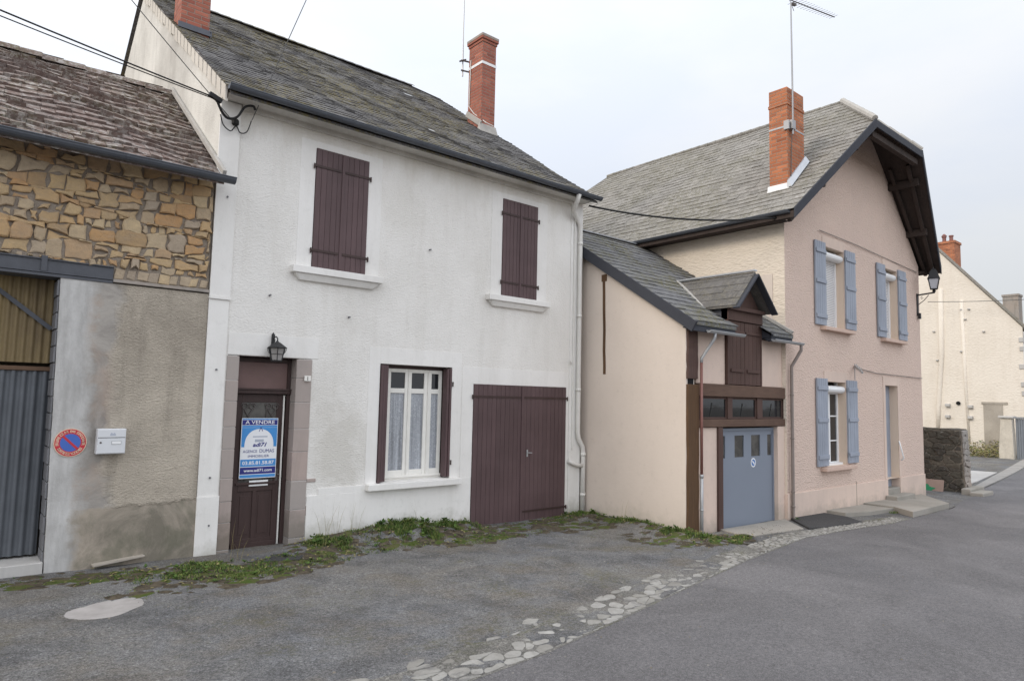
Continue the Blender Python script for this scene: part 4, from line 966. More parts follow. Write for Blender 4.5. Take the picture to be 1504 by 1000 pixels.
# roof of the annex
RYa = 10.75; ae = 6.88; al = math.hypot(1, .64); dx0, dx1 = 11.33, 12.62
mb = MB()
for xa, xb, ya in ((9.98, dx0, ae), (dx1, AX1, ae), (dx0, dx1, G+.06)):
    mb.prism([(xa, ya, az(ya)-.09), (xb, ya, az(ya)-.09), (xb, RYa, az(RYa)-.09), (xa, RYa, az(RYa)-.09)], (0,0,.06), 0, .3)
mb.face([(9.98, RYa, az(RYa)-.02), (AX1, RYa, az(RYa)-.02), (AX1, RYa+2, 4.6), (9.98, RYa+2, 4.6)], 0, .3)
roof_tiles(mb, (0, ae, az(ae)-.02), (1,0,0), (0, 1/al, .64/al), (0, -.64/al, 1/al), (RYa-ae)*al, lambda v: 9.97, lambda v: AX1-.005, .22, .28, .016, .007, .15, skip=lambda u, v: dx0 < u < dx1 and v < .36)
aroof = mb.build('roof', MAT['annex_slate'], annex)
mb = MB(); mb.bar((9.99, ae, az(ae)-.13), (9.99, RYa, az(RYa)-.13), .05, .20); mb.box(9.99, dx0, ae+.02, ae+.04, az(ae)-.20, az(ae)-.05); mb.box(dx1, AX1, ae+.02, ae+.04, az(ae)-.20, az(ae)-.05)
mb.bar((dx1+.02, ae+.02, az(ae)-.14), (dx1+.02, G, az(G)-.14), .04, .17); mb.box(10.0, dx0, ae+.04, G+.02, 3.52, 3.54); mb.box(dx1, AX1, ae+.04, G+.02, 3.52, 3.54)
mb.each('fascia', MAT['verge_dark'], aroof, bevel=.004)
mb = MB(); mb.bar((9.97, RYa-.02, az(RYa)+.0), (AX1, RYa-.02, az(RYa)+.0), .12, .03); mb.build('ridge_flashing', MAT['zinc_light'], aroof)
mb = MB(); mb.bar((AX1-.03, 9.0, az(9.0)+.04), (AX1-.03, ae, az(ae)+.04), .07, .06); mb.build('wall_flashing', MAT['cement_fillet'], aroof)
gutter(10.34, 11.50, ae-.05, 3.485, .045, 'gutter', annex, 'galvanised'); gutter(12.60, 13.80, ae-.05, 3.485, .045, 'gutter', annex, 'galvanised')
mb = MB(); mb.tube([(10.55, ae-.05, 3.46), (10.55, ae-.04, 3.36), (10.465, G-.06, 3.0), (10.46, G-.06, 2.92)], .028, 8); mb.build('downpipe', MAT['galvanised'], annex, smooth=True, label='pale zinc elbow of the left downpipe')
mb = MB(); mb.tube([(10.46, G-.06, 2.93), (10.46, G-.06, .9)], .026, 8); mb.build('downpipe', MAT['pipe_brown'], annex, smooth=True, label='red-brown length of the left downpipe')
mb = MB(); mb.tube([(10.46, G-.06, .9), (10.46, G-.06, -.2)], .030, 8); mb.tube([(10.46, G-.06, .86), (10.46, G-.06, .92)], .036, 8); mb.tube([(10.46, G-.06, .28), (10.46, G-.06, .31)], .034, 8); mb.build('downpipe', MAT['galvanised'], annex, smooth=True, label='grey metal foot of the left downpipe')
mb = MB(); mb.tube([(13.74, ae-.05, 3.46), (13.73, ae-.05, 3.34), (13.61, G-.14, 3.0), (13.60, G-.14, 2.9), (13.60, G-.14, .4), (13.60, G-.14, -.12), (13.63, G-.22, -.17)], .034, 8)
for z in (2.4, 1.5, .4, .1): mb.tube([(13.60, G-.14, z-.015), (13.60, G-.14, z+.015)], .043, 8)
mb.build('downpipe', MAT['pipe_taupe'], annex, smooth=True)
# dormer
DC, dzr, dy0 = 11.945, 4.78, 6.84
dy1 = 8.63; hw = .70; dze = 4.06; dk = (dzr-dze)/hw; dl = math.hypot(1, dk)
mb = MB()
yb = 8.48 + (dze - 4.68)/.64 + .04
for sg in (-1, 1):
    mb.prism([(DC, dy0, dzr-.06), (DC, dy1, dzr-.06), (DC+sg*hw, yb, dze-.06), (DC+sg*hw, dy0, dze-.06)], (0,0,.035), 0, .3)
    lim = lambda v: dy1 - (dy1-yb)*(1 - v/(hw*dl))
    roof_tiles(mb, (DC+sg*hw, 0, dze-.02), (0,1,0), (-sg/dl, 0, dk/dl), (sg*dk/dl, 0, 1/dl), hw*dl, lambda v: dy0, lim, .22, .26, .009, .004, .1)
dormer = mb.build('dormer', MAT['dormer_slate'], annex)
mb = MB(); mb.bar((DC, dy0-.01, dzr+.012), (DC, dy1+.02, dzr+.012), .11, .03); mb.build('ridge_flashing', MAT['zinc_light'], dormer)
mb = MB()
for sg in (-1, 1): mb.bar((DC+sg*.0, dy0-.015, dzr-.075), (DC+sg*(hw+.01), dy0-.015, dze-.075), .03, .13, (0,-1,0))
mb.each('bargeboard', MAT['verge_dark'], dormer)
mb = MB(); mb.prism([(DC-.60, G-.03, 4.02), (DC+.62, G-.03, 4.02), (DC, G-.03, dzr-.09)], (0,.06,0)); mb.bar((DC-.62, G-.10, 4.02), (DC+.64, G-.10, 4.02), .06, .07); mb.build('gable_board', MAT['loft_wood'], dormer)
mb = MB()
for x in (11.352, 12.592): mb.prism([(x, G+.0, az(G)-.05), (x, G, 4.03), (x, yb+.05, 4.03)], (.012, 0, 0))
mb.each('cheek', MAT['lead_grey'], dormer)
mb = MB(); mb.bar((DC-hw+.03, yb+.02, dze+.02), (DC-.03, dy1+.0, dzr+.01), .07, .02, (0,-.5,1)); mb.build('valley_flashing', MAT['cement_fillet'], dormer)
mb = MB(); mb.tube([(12.55, G-.04, 3.86), (12.72, G-.06, 3.875)], .008, 6); mb.build('hook', MAT['black_iron'], dormer)

# ------------------------------------------------------------------ the pink house
P = 7.05; PX0, PX1, PC = 13.50, 21.20, 17.35
pink = thing('pink_house', (17.35, P, -.3), 'tall pink rendered house with blue-grey shutters and a half-hipped roof over its gable', 'house')
ph = [(15.33, 16.32, 3.99, 5.87), (18.72, 19.56, 3.97, 5.85), (15.31, 16.29, .83, 2.74), (18.62, 19.42, .10, 2.75)]
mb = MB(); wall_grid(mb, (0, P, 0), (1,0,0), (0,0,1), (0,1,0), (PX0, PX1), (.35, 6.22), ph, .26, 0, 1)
mb.face([(PX0, P, 6.22), (PX1, P, 6.22), (18.5, P, 8.95), (17.35, P, 9.6), (16.2, P, 8.95)], 0)
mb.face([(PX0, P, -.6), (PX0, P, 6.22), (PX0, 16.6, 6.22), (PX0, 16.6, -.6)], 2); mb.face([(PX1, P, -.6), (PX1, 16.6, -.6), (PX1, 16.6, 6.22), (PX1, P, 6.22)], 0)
mb.face([(PX0, 16.6, -.6), (PX0, 16.6, 6.22), (17.35, 16.6, 9.6), (PX1, 16.6, 6.22), (PX1, 16.6, -.6)], 0)
mb.build('wall', [MAT['pink_roughcast'], MAT['reveal_lit_pink'], MAT['cream_roughcast']], pink, fix=False)
mb = MB(); mb.box(PX0-.02, 18.62, P-.022, P+.3, -.7, .352); mb.box(19.42, PX1+.02, P-.022, P+.3, -.7, .352)
mb.each('plinth', MAT['pink_smooth'], pink, bevel=.006)
mb = MB(); mb.box(16.735, 16.755, P-.026, P-.02, -.5, .40); mb.build('crack', MAT['grey_cement'], pink)
for a, b, z0, z1 in ph[:3]:
    surround(a, b, z0, z1, .10, .24, P, .012, 'pink_smooth', pink)
surround(18.62, 19.42, .36, 2.75, .14, .22, P, .012, 'pink_smooth', pink)
sill(15.08, 16.62, 3.985, pink, 'peach_sill', .14, P, .085, False, .01); sill(18.42, 19.86, 3.965, pink, 'peach_sill', .14, P, .085, False, .01); sill(14.98, 16.54, .825, pink, 'peach_sill', .15, P, .085, False, .01)
def pink_window(a, b, z0, z1, kind):
    yw = P+.17
    mb = MB(); mb.box(a, a+.07, yw, yw+.06, z0, z1); mb.box(b-.07, b, yw, yw+.06, z0, z1); mb.box(a+.07, b-.07, yw, yw+.06, z0, z0+.07); mb.box(a+.07, b-.07, yw, yw+.06, z1-.28, z1-.2)
    o = None
    if kind == 'glass':
        m = (a+b)/2; mb.box(m-.045, m+.045, yw-.006, yw+.055, z0+.07, z1-.28)
        for z in (z0+.55, z0+1.12): mb.box(a+.07, m-.045, yw+.01, yw+.05, z-.015, z+.015); mb.box(m+.045, b-.07, yw+.01, yw+.05, z-.015, z+.015)
        mb.box(a+.02, b-.02, yw-.10, yw-.001, z0+.0, z0+.05)
    o = mb.build('window', MAT['white_plastic'], pink, bevel=.004)
    mb = MB(); mb.box(a+.06, b-.06, yw+.028, yw+.034, z0+.05, z1-.2); mb.build('pane' if kind == 'glass' else 'roller_blind', MAT['window_glass' if kind == 'glass' else 'roller_slats'], o)
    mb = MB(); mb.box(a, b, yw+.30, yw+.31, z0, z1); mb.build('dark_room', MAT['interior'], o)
    mb = MB(); yy = yw - .075; zz = z1 - .17; r_ = .10
    pts = [(a+.01, yy + r_*math.cos(t), zz + r_*.9*math.sin(t)) for t in [q*2*math.pi/12 for q in range(12)]]
    mb.prism(pts, (b-a-.02, 0, 0)); mb.build('roller_box', MAT['white_plastic'], o, smooth=False)
    if kind != 'glass':
        mb = MB(); mb.box(a+.02, a+.30, yw-.02, yw-.01, z1-.09, z1-.01); mb.build('vent_gap', MAT['dark_void'], o)
pink_window(15.33, 16.32, 3.99, 5.87, 'blind'); pink_window(18.72, 19.56, 3.97, 5.85, 'blind'); pink_window(15.31, 16.29, .83, 2.74, 'glass')
def blue_shutter(a, b, z0, z1, side):
    y = P-.055; o = shutter(a, b, z0, z1, y, 5, pink, 'blue_paint', 'shutter', .04)
    mb = MB()
    for z in (z0+.20, (z0+z1)/2+.04, z1-.22): mb.box(a+.02, b-.02, y-.024, y-.001, z-.042, z+.042)
    mb.each('batten', MAT['blue_paint'], o, bevel=.004)
    mb = MB(); xh = b+.012 if side < 0 else a-.012
    for z in (z0+.20, z1-.22): mb.tube([(xh, y+.01, z-.06), (xh, y+.01, z+.05)], .014, 8)
    mb.each('hinge', MAT['grey_metal'], o)
for (a, b, z0, z1) in ph[:3]:
    blue_shutter(a-.535, a-.02, z0+.02, z1+.06, -1); blue_shutter(b+.02, b+.555, z0+.03, z1+.06, 1)
mb = MB(); mb.box(18.62, 19.42, P+.20, P+.24, .10, 2.75); mb.build('front_door', MAT['blue_paint'], pink)
mb = MB(); mb.tube([(19.40, P-.02, 1.30), (19.36, P-.05, 1.24), (19.37, P-.10, 1.02), (19.41, P-.12, .86), (19.42, P-.06, .80)], .018, 8); mb.build('handrail', MAT['white_plastic'], pink, smooth=True)
mb = MB(); mb.box(18.42, 19.62, P-.30, P-.025, -.35, -.04); mb.box(18.64, 19.40, P-.02, P+.22, -.3, .11); mb.build('doorstep', MAT['slab_concrete'], pink, bevel=.02)
# roof
PE, PEZ, pk = 13.08, 6.24, .90; pl_ = math.hypot(1, pk); prz = PEZ + pk*(PC-PE)
xt = 15.91; yvb, yvt, yap = 6.62, 6.09, 7.42; yr = 16.6
def pf(v):      # front end of the roof at slope distance v
    x = PE + v/pl_
    return yvb + (yvt-yvb)*(x-PE)/(xt-PE) if x < xt else yvt + (yap-yvt)*(x-xt)/(PC-xt)
def pr(v):
    x = PE + v/pl_
    return yr if x < xt else yr - (x-xt)/(PC-xt)*1.1
PL = (PC-PE)*pl_
mb = MB()
zl = lambda x: PEZ + pk*(x-PE)
for sg in (-1, 1):
    X = lambda x: PC + sg*(PC-x)*-1 if sg > 0 else x
    mx = (lambda x: x) if sg < 0 else (lambda x: 2*PC-x)
    mb.prism([(mx(PE), yvb, PEZ-.20), (mx(xt), yvt, zl(xt)-.20), (PC, yap, prz-.20), (PC, yr-1.1, prz-.20), (mx(xt), yr, zl(xt)-.20), (mx(PE), yr, PEZ-.20)], (0,0,.12), 1, .3)
    roof_tiles(mb, (mx(PE), 0, PEZ-.035), (0,1,0), (-sg/pl_, 0, pk/pl_), (sg*pk/pl_, 0, 1/pl_), PL, pf, pr, .205, .26, .014, .008, .2, 0, sag=lambda u, v: .02*math.sin(u*1.1+v))
mxr = 2*PC-xt; hk = (prz-zl(xt))/(yap-yvt); hh = math.hypot(1, hk); HL = (yap-yvt)*hh
mb.prism([(xt, yvt, zl(xt)-.20), (mxr, yvt, zl(xt)-.20), (PC, yap, prz-.20)], (0,0,.12), 1, .3)
roof_tiles(mb, (0, yvt, zl(xt)-.035), (1,0,0), (0, 1/hh, hk/hh), (0, -hk/hh, 1/hh), HL, lambda v: xt + (PC-xt)*v/HL, lambda v: mxr - (mxr-PC)*v/HL, .205, .26, .014, .008, .2, 0)
mb.face([(xt, yr, zl(xt)-.04), (PC, yr-1.1, prz-.03), (mxr, yr, zl(xt)-.04)], 0, .4)
proof = mb.build('roof', [MAT['pink_slate'], MAT['soffit_wood']], pink)
mb = MB()
for sg in (-1, 1):
    mx = (lambda x: x) if sg < 0 else (lambda x: 2*PC-x)
    mb.bar((mx(PE), yvb-.012, PEZ-.12), (mx(xt), yvt-.012, zl(xt)-.12), .03, .19, (0,-1,0)) if False else mb.hexa([(mx(PE), yvb-.035, PEZ-.22), (mx(xt), yvt-.035, zl(xt)-.22), (mx(xt), yvt-.004, zl(xt)-.22), (mx(PE), yvb-.004, PEZ-.22), (mx(PE), yvb-.035, PEZ+.0), (mx(xt), yvt-.035, zl(xt)+.0), (mx(xt), yvt-.004, zl(xt)+.0), (mx(PE), yvb-.004, PEZ+.0)])
mb.box(xt, mxr, yvt-.034, yvt-.003, zl(xt)-.20, zl(xt)-.03)
mb.each('bargeboard', MAT['verge_dark'], proof)
mb = MB()       # purlins and rafters under the overhang
for sg in (-1, 1):
    mx = (lambda x: x) if sg < 0 else (lambda x: 2*PC-x)
    for x in (14.3, 15.5):
        yy = yvb + (yvt-yvb)*(x-PE)/(xt-PE) + .15 if x < xt else yvt+.3
        mb.box(mx(x)-.06, mx(x)+.06, yy, P+.02, zl(x)-.40, zl(x)-.22)
    for f in (.35, .8):
        mb.bar((mx(PE+.1), yvb*(1-f)+P*f, PEZ-.22), (mx(xt), yvt*(1-f)+P*f, zl(xt)-.30), .08, .09)
mb.bar((xt+.05, yvt+.14, zl(xt)-.30), (mxr-.05, yvt+.14, zl(xt)-.30), .12, .14)
mb.each('purlin', MAT['soffit_wood'], proof)
mb = MB()
for sg in (-1, 1):
    a = Vector((PC, yap, prz+.01)); b = Vector((xt if sg < 0 else mxr, yvt, zl(xt)+.01)); n = 7
    for i in range(n): mb.tube([a.lerp(b, i/n), a.lerp(b, (i+1)/n)], [.085, .07], 8, 0, random.random())
mb.build('hip_tile', MAT['cement_fillet'], proof); mb = MB()
for i in range(28): y = yap + (yr-1.1-yap)*i/28; mb.tube([(PC, y, prz-.03), (PC, y+.33, prz-.03)], [.07, .06], 8, 0, random.random())
mb.build('ridge_tile', MAT['pink_slate'], proof)
gutter(6.70, 16.5, PE-.03, 6.19, .06, 'gutter', pink, 'zinc_dark', horizontal='y')
mb = MB(); mb.box(PE+.04, PX0, 6.95, 16.5, 6.075, 6.095); mb.box(PE+.03, PE+.06, 6.72, 16.5, 6.03, 6.20); mb.box(2*PC-PX0, 2*PC-PE-.04, 6.95, 16.5, 6.075, 6.095); mb.each('eave_board', MAT['soffit_wood'], pink)
cp = MB(); cp.box(13.90, 14.66, 7.155, 7.585, 6.6, 8.86); cp.box(13.885, 14.675, 7.14, 7.60, 8.865, 8.935); cp.box(13.90, 14.66, 7.155, 7.585, 8.94, 9.27)
cpo = cp.build('chimney', MAT['orange_brick'], pink, bevel=.006)
mb = MB(); mb.box(13.97, 14.59, 7.22, 7.52, 9.271, 9.278); mb.build('flue', MAT['dark_void'], cpo)
mb = MB(); mb.box(13.893, 14.667, 7.148, 7.592, 8.345, 8.385); mb.build('strap', MAT['galvanised'], cpo)
mb = MB(); mb.hexa([(13.85, 7.12, 6.86), (13.93, 7.12, 6.93), (13.93, 7.63, 6.93), (13.85, 7.63, 6.86), (13.882, 7.13, 7.07), (13.899, 7.13, 7.07), (13.899, 7.62, 7.07), (13.882, 7.62, 7.07)]); mb.build('flashing', MAT['white_plastic'], cpo)
mb = MB(); mb.hexa([(13.86, 7.05, zl(13.86)+.02), (14.70, 7.05, zl(14.70)+.02), (14.70, 7.16, zl(14.70)+.03), (13.86, 7.16, zl(13.86)+.03), (13.86, 7.13, zl(13.86)+.16), (14.70, 7.13, zl(14.70)+.16), (14.70, 7.153, zl(14.70)+.17), (13.86, 7.153, zl(13.86)+.17)]); mb.build('side_flashing', MAT['zinc_light'], cpo)

# ------------------------------------------------------------------ beyond: garden wall, block, board
gw = thing('garden_wall', (24.2, 7.5, -.4), 'low dark rubble stone garden wall standing end-on beyond the pink house', 'wall')
mb = MB(); rnd = random.Random(8)
mb.hexa([(24.0, 6.86, -.6), (24.55, 6.86, -.6), (24.55, 13, -.6), (24.0, 13, -.6), (24.0, 6.94, 1.52), (24.55, 6.94, 1.52), (24.55, 13, 1.52), (24.0, 13, 1.52)], 0)
for poly in cells(4.2, 1.98, 14, 12, .95, 6, 1.7): stone(mb, poly, lambda a, b: (24.0, 6.88 + a + .035*b, -.45 + b), (-1,0,0), .012, rnd.uniform(.02, .07), rnd, .022, .018, 1)
for poly in cells(.55, 1.98, 2, 11, .9, 9, 1.6): stone(mb, poly, lambda a, b: (24.0 + a, 6.86 + .035*b, -.45 + b), (0,-1,0), .008, rnd.uniform(.02, .06), rnd, .015, .018, 2)
for poly in cells(4.2, .58, 9, 2, .8, 12): stone(mb, poly, lambda a, b: (23.98 + b, 6.92 + a, 1.51), (0,0,1), .008, .05, rnd, .015, .02, 1)
mb.build('masonry', [MAT['mortar'], MAT['dark_rubble'], MAT['patched_cement']], gw)
sb = MB(); sb.box(23.2, 24.2, 6.20, 6.55, -.7, -.24); sb.box(23.35, 24.7, 6.56, 6.80, -.7, -.17)
o = sb.build('stone_block', MAT['slab_concrete'], bevel=.03); o['label'] = 'pale stone block lying at the foot of the garden wall'; o['category'] = 'stone block'
bd = MB(); bd.hexa([(23.60, 7.36, -.46), (23.63, 7.36, -.46), (23.63, 8.2, -.46), (23.60, 8.2, -.46), (23.74, 7.36, -.02), (23.77, 7.36, -.02), (23.77, 8.2, -.02), (23.74, 8.2, -.02)])
bt = thing('painted_board', (23.68, 7.8, -.46), 'small wooden board with a green splash leaning on the garden wall', 'board')
bd.build('panel', MAT['board_face'], bt, bevel=.005)
mb = MB(); q = lambda y, t: (23.595 + .14*t - .004, y, -.46 + .44*t)
rg = [q(7.83 + .22*math.cos(a)*(1 + .25*math.sin(5*a)), .36 + .24*math.sin(a)*(1 + .3*math.cos(4*a))) for a in [k*2*math.pi/26 for k in range(26)]]
mb.prism(rg, (-.004, 0, 0)); mb.build('splash', MAT['green_paint'], bt)

# ------------------------------------------------------------------ the cream house at the end of the street
FX = 46.0
far = thing('cream_house', (50, 15.5, -.43), 'far cream rendered gable end with jutting stones and an orange brick chimney', 'house')
mb = MB(); mb.prism([(FX, 10.12, -1), (FX, 21, -1), (FX, 21, 6.9), (FX, 15.55, 13.5), (FX, 10.12, 6.85)], (11,8.5,0)); mb.build('wall', MAT['cream_render'], far)
mb = MB()
for sg in (-1, 1):
    ya = 15.55 - 5.7 if sg < 0 else 15.55 + 5.7
    A = [(FX-.12, ya, 6.58), (FX+11.2, ya+8.7, 6.58), (FX+11.2, 15.55+8.7, 13.55), (FX-.12, 15.55, 13.55)]
    mb.hexa(A + [(x, y, z+.2) for x, y, z in A], 0, .4)
mb.build('roof', MAT['pink_slate'], far)
mb = MB(); mb.box(FX+.2, FX+1.3, 13.35, 14.35, 9.5, 12.2); mb.box(FX+.15, FX+1.35, 13.3, 14.4, 12.2, 12.35); fc = mb.build('chimney', MAT['orange_brick'], far)
mb = MB()
for y in (14.0, 13.62): mb.lathe([(.11, 12.35), (.10, 12.65), (.13, 12.67), (.13, 12.75)], FX+.6, y, 10)
mb.lathe([(.16, 12.76), (.05, 12.9)], FX+.6, 14.0, 10); mb.each('pot', MAT['pipe_brown'], fc)
mb = MB(); rnd = random.Random(4)
for y, z in ((13.9, 2.37), (13.92, 1.70), (12.74, 2.31), (12.76, 1.68), (14.53, 6.83), (14.39, 5.07), (13.05, 8.04), (12.66, 8.05), (12.86, 7.46), (13.12, 5.56), (11.96, 6.67)):
    s = .06 + .05*(z < 3); mb.box(FX-.12-.1*(z < 3), FX+.02, y-s*1.1, y+s*1.1, z-s*.8, z+s*.8)
for z in (6.1, 5.6, 4.6, 3.6, 3.1, 1.5): w = rnd.uniform(.15, .35); mb.box(FX-.05, FX+.02, 10.10, 10.12+w, z-.14, z+.14)
mb.each('jutting_stone', MAT['pale_concrete'], far, bevel=.03)
mb = MB(); mb.tube([(FX-.10, 13.36, 2.5), (FX+.02, 13.36, 2.5)], .11, 12); mb.build('flue_pipe', MAT['dark_void'], far)
mb = MB()
mb.tube([(FX, 14.1, 9.4), (FX, 14.16, 5.4), (FX, 14.42, 2.1), (FX, 14.48, .8)], [.16, .15, .13, .10], 8); mb.tube([(FX+.02, 13.02, 8.6), (FX+.02, 12.97, 3.8), (FX+.02, 12.87, .2)], [.12, .10, .07], 8); mb.build('flue_bulge', MAT['cream_render'], far, smooth=True)
mb = MB(); mb.box(FX-.03, FX+.02, 11.18, 12.12, -.5, 2.47); dr = mb.build('door', MAT['grey_plank'], far); mb = MB(); mb.box(FX-.06, FX+.02, 10.95, 12.2, 2.475, 2.60); mb.build('lintel', MAT['grey_plank'], far)
gp = thing('gate_pillar', (44, 10.55, -.43), 'pale stone gate pillar before the cream gable end', 'pillar')
mb = MB(); mb.hexa([(43.8, 10.22, -.6), (44.3, 10.22, -.6), (44.3, 10.95, -.6), (43.8, 10.95, -.6), (43.8, 10.28, 1.72), (44.3, 10.28, 1.72), (44.3, 10.80, 1.72), (43.8, 10.80, 1.72)]); pb = mb.build('shaft', MAT['pillar_stone'], gp, bevel=.05)
mb = MB(); mb.box(43.7, 44.4, 10.2, 10.88, 1.722, 1.84); mb.build('cap', MAT['pale_concrete'], gp, bevel=.03)
ga = thing('metal_gate', (44.2, 9.4, -.43), 'dark grey metal gate beside the pale gate pillar', 'gate')
mb = MB()
for i in range(16): mb.box(44.12, 44.15, 8.52+i*.105, 8.60+i*.105, -.45, 1.72)
mb.box(44.16, 44.2, 8.5, 10.2, -.3, -.2); mb.box(44.16, 44.2, 8.5, 10.2, 1.5, 1.6); mb.box(44.05, 44.3, 8.3, 10.24, 1.73, 1.80); mb.box(44.155, 44.158, 8.5, 10.2, -.4, 1.7); mb.build('panel', MAT['grey_metal'], ga)
gh = thing('grey_house', (52, 8, -.43), 'slate-roofed grey house at the far right edge, mostly hidden', 'house')
mb = MB(); mb.box(49.2, 59, 3.5, 9.98, -1, 6.6); mb.build('wall', MAT['grey_cement'], gh)
mb = MB(); mb.hexa([(59.2, 3, 6.3), (59.2, 10.05, 6.3), (49, 10.05, 6.3), (49, 3, 6.3), (55.5, 5, 9.5), (55.5, 8.6, 9.5), (52.5, 8.6, 9.5), (52.5, 5, 9.5)], 0, .4); mb.build('roof', MAT['annex_slate'], gh)
mb = MB(); mb.box(59.2, 60.2, 13.2, 14.15, 7, 10.45); mb.box(59.15, 60.25, 13.15, 14.2, 10.45, 10.6); mb.build('chimney', MAT['patched_cement'], gh)
mb = MB(); rnd = random.Random(17)       # bramble bank at the foot of the gable
for k in range(2600):
    y = rnd.uniform(10.9, 14.5); x = rnd.uniform(43.6, 45.9); hmx = .35 + .55*(x-43.4)/2.5; z = -.5 + rnd.random()*hmx*(1 + .3*NF(x*3, y*3, 1.)); a = rnd.random()*6.28; s = rnd.uniform(.06, .16)
    mb.face([(x, y, z), (x+s*math.cos(a), y+s*math.sin(a), z+rnd.uniform(-.03, .08)), (x+s*.6*math.cos(a+.8), y+s*.6*math.sin(a+.8), z+.05)], 0, rnd.choice((.86, .9, .93, .97, 1., 1., .3)))
mb.build('bramble_bank', MAT['grass'], fix=False, kind='stuff')

# ------------------------------------------------------------------ things on the houses
np_ = thing('no_parking_sign', (1.21, Y0-.02, 1.55), 'round red and blue no-parking sign on the grey concrete pillar', 'sign')
def disc(mb, cx, cz, r, y, y2, n=40, m=0): mb.prism([(cx + r*math.cos(2*math.pi*q/n), y2, cz + r*math.sin(2*math.pi*q/n)) for q in range(n)], (0, y-y2, 0), m)
mb = MB(); disc(mb, 1.21, 1.555, .168, Y0-.022, Y0-.010, m=2); disc(mb, 1.21, 1.555, .160, Y0-.0235, Y0-.0221, m=0); disc(mb, 1.21, 1.555, .105, Y0-.0250, Y0-.0236, m=1)
mb.bar((1.21-.078, Y0-.0262, 1.555+.078), (1.21+.078, Y0-.0262, 1.555-.078), .026, .0018, (0,-1,0), 0)
mb.build('disc', [MAT['sign_red'], MAT['sign_disc_blue'], MAT['sign_letter']], np_)
mb = MB()
def arc_text(mb, s, r, a0, a1, flip, h, y, cx, cz):
    n = len(s)
    for i, ch in enumerate(s):
        if ch == ' ': continue
        a = a0 + (a1-a0)*i/(n-1)
        if not flip: text_faces(mb, ch, cx + r*math.cos(a), cz + r*math.sin(a), y, h, None, 0, .02, a - math.pi/2)
        else: text_faces(mb, ch, cx + r*math.cos(a), cz + r*math.sin(a), y, h, None, 0, .02, a + math.pi/2)
arc_text(mb, 'PRIERE DE NE PAS STATIONNER', .119, R(190), R(-10), False, .030, Y0-.0247, 1.21, 1.555)
arc_text(mb, 'SORTIE DE VOITURES', .146, R(212), R(328), True, .030, Y0-.0247, 1.21, 1.555)
mb.build('lettering', MAT['sign_letter'], np_, fix=False)
mbx = thing('mailbox', (1.62, Y0, 1.40), 'white metal mailbox fixed on the beige rendered wall', 'mailbox')
mb = MB(); mb.box(1.465, 1.775, Y0-.13, Y0-.012, 1.415, 1.72); bx = mb.build('body', MAT['mailbox_paint'], mbx, bevel=.008)
mb = MB(); mb.box(1.472, 1.768, Y0-.140, Y0-.131, 1.425, 1.608); mb.build('door', MAT['mailbox_paint'], mbx, bevel=.003)
mb = MB(); mb.box(1.472, 1.768, Y0-.142, Y0-.131, 1.615, 1.712); mb.build('flap', MAT['mailbox_paint'], mbx, bevel=.004)
mb = MB(); mb.box(1.475, 1.765, Y0-.1345, Y0-.1305, 1.608, 1.615); mb.build('slot', MAT['dark_void'], mbx)
mb = MB(); mb.tube([(1.505, Y0-.145, 1.555), (1.505, Y0-.138, 1.555)], .011, 12); mb.build('lock', MAT['iron_grey'], mbx)
mb = MB(); mb.box(1.62, 1.725, Y0-.1435, Y0-.140, 1.53, 1.575); mb.box(1.625, 1.72, Y0-.1445, Y0-.1436, 1.536, 1.569, 1); mb.build('name_plate', [MAT['galvanised'], MAT['white_plastic']], mbx)
mb = MB(); mb.bar((1.60, Y0-.1425, 1.648), (1.66, Y0-.1425, 1.648), .02, .003, (0,-1,0)); mb.bar((1.605, Y0-.1425, 1.665), (1.625, Y0-.1425, 1.665), .012, .003, (0,-1,0)); mb.bar((1.635, Y0-.1425, 1.665), (1.652, Y0-.1425, 1.665), .012, .003, (0,-1,0)); mb.build('emblem', MAT['sign_grey'], mbx)
ss = thing('sale_sign', (3.54, yd-.03, 1.0), 'blue and white for-sale board fixed across the brown front door', 'sign')
sx0, sx1, sz0, sz1, sy = 3.265, 3.785, .985, 1.835, yd-.04
tilt = lambda x: (x-3.525)*-.0
mb = MB(); mb.box(sx0, sx1, sy, sy+.006, sz0, sz1, 0)
y1 = sy-.0012
def rect(a, b, c, d, m, yy=None): yy = y1 if yy is None else yy; mb.box(sx0+a*.52, sx0+b*.52, yy, yy+.001, sz0+c*.85, sz0+d*.85, m)
rect(.015, .985, .885, .97, 3); rect(.015, .985, .975, .992, 1); rect(.015, .985, .845, .878, 1)
# sky-blue field with a white arch
n = 24; arch = [(sx0+.52*(.5 + .40*math.cos(a)), y1, sz0+.85*(.52 + .30*max(0, math.sin(a))**.8)) for a in [math.pi*q/n for q in range(n+1)]]
top = sz0+.85*.842
for (p, q) in zip(arch, arch[1:]): mb.face([(p[0], y1, p[2]), (p[0], y1, top), (q[0], y1, top), (q[0], y1, q[2])], 1)
mb.face([(sx0+.008, y1, sz0+.85*.52), (sx0+.008, y1, top), (arch[-1][0], y1, top), (arch[-1][0], y1, sz0+.85*.52)], 1); mb.face([(arch[0][0], y1, sz0+.85*.52), (arch[0][0], y1, top), (sx1-.008, y1, top), (sx1-.008, y1, sz0+.85*.52)], 1)
rect(.015, .985, .195, .315, 1); rect(.015, .985, .07, .185, 3); rect(.015, .985, .012, .06, 1)
rect(.32, .72, .68, .70, 2); rect(.38, .62, .60, .645, 2)
mb.bar((sx0+.25, y1-.001, sz0+.66), (sx0+.275, y1-.001, sz0+.72), .008, .001, (0,-1,0), 3); mb.bar((sx0+.30, y1-.001, sz0+.665), (sx0+.275, y1-.001, sz0+.72), .008, .001, (0,-1,0), 3)
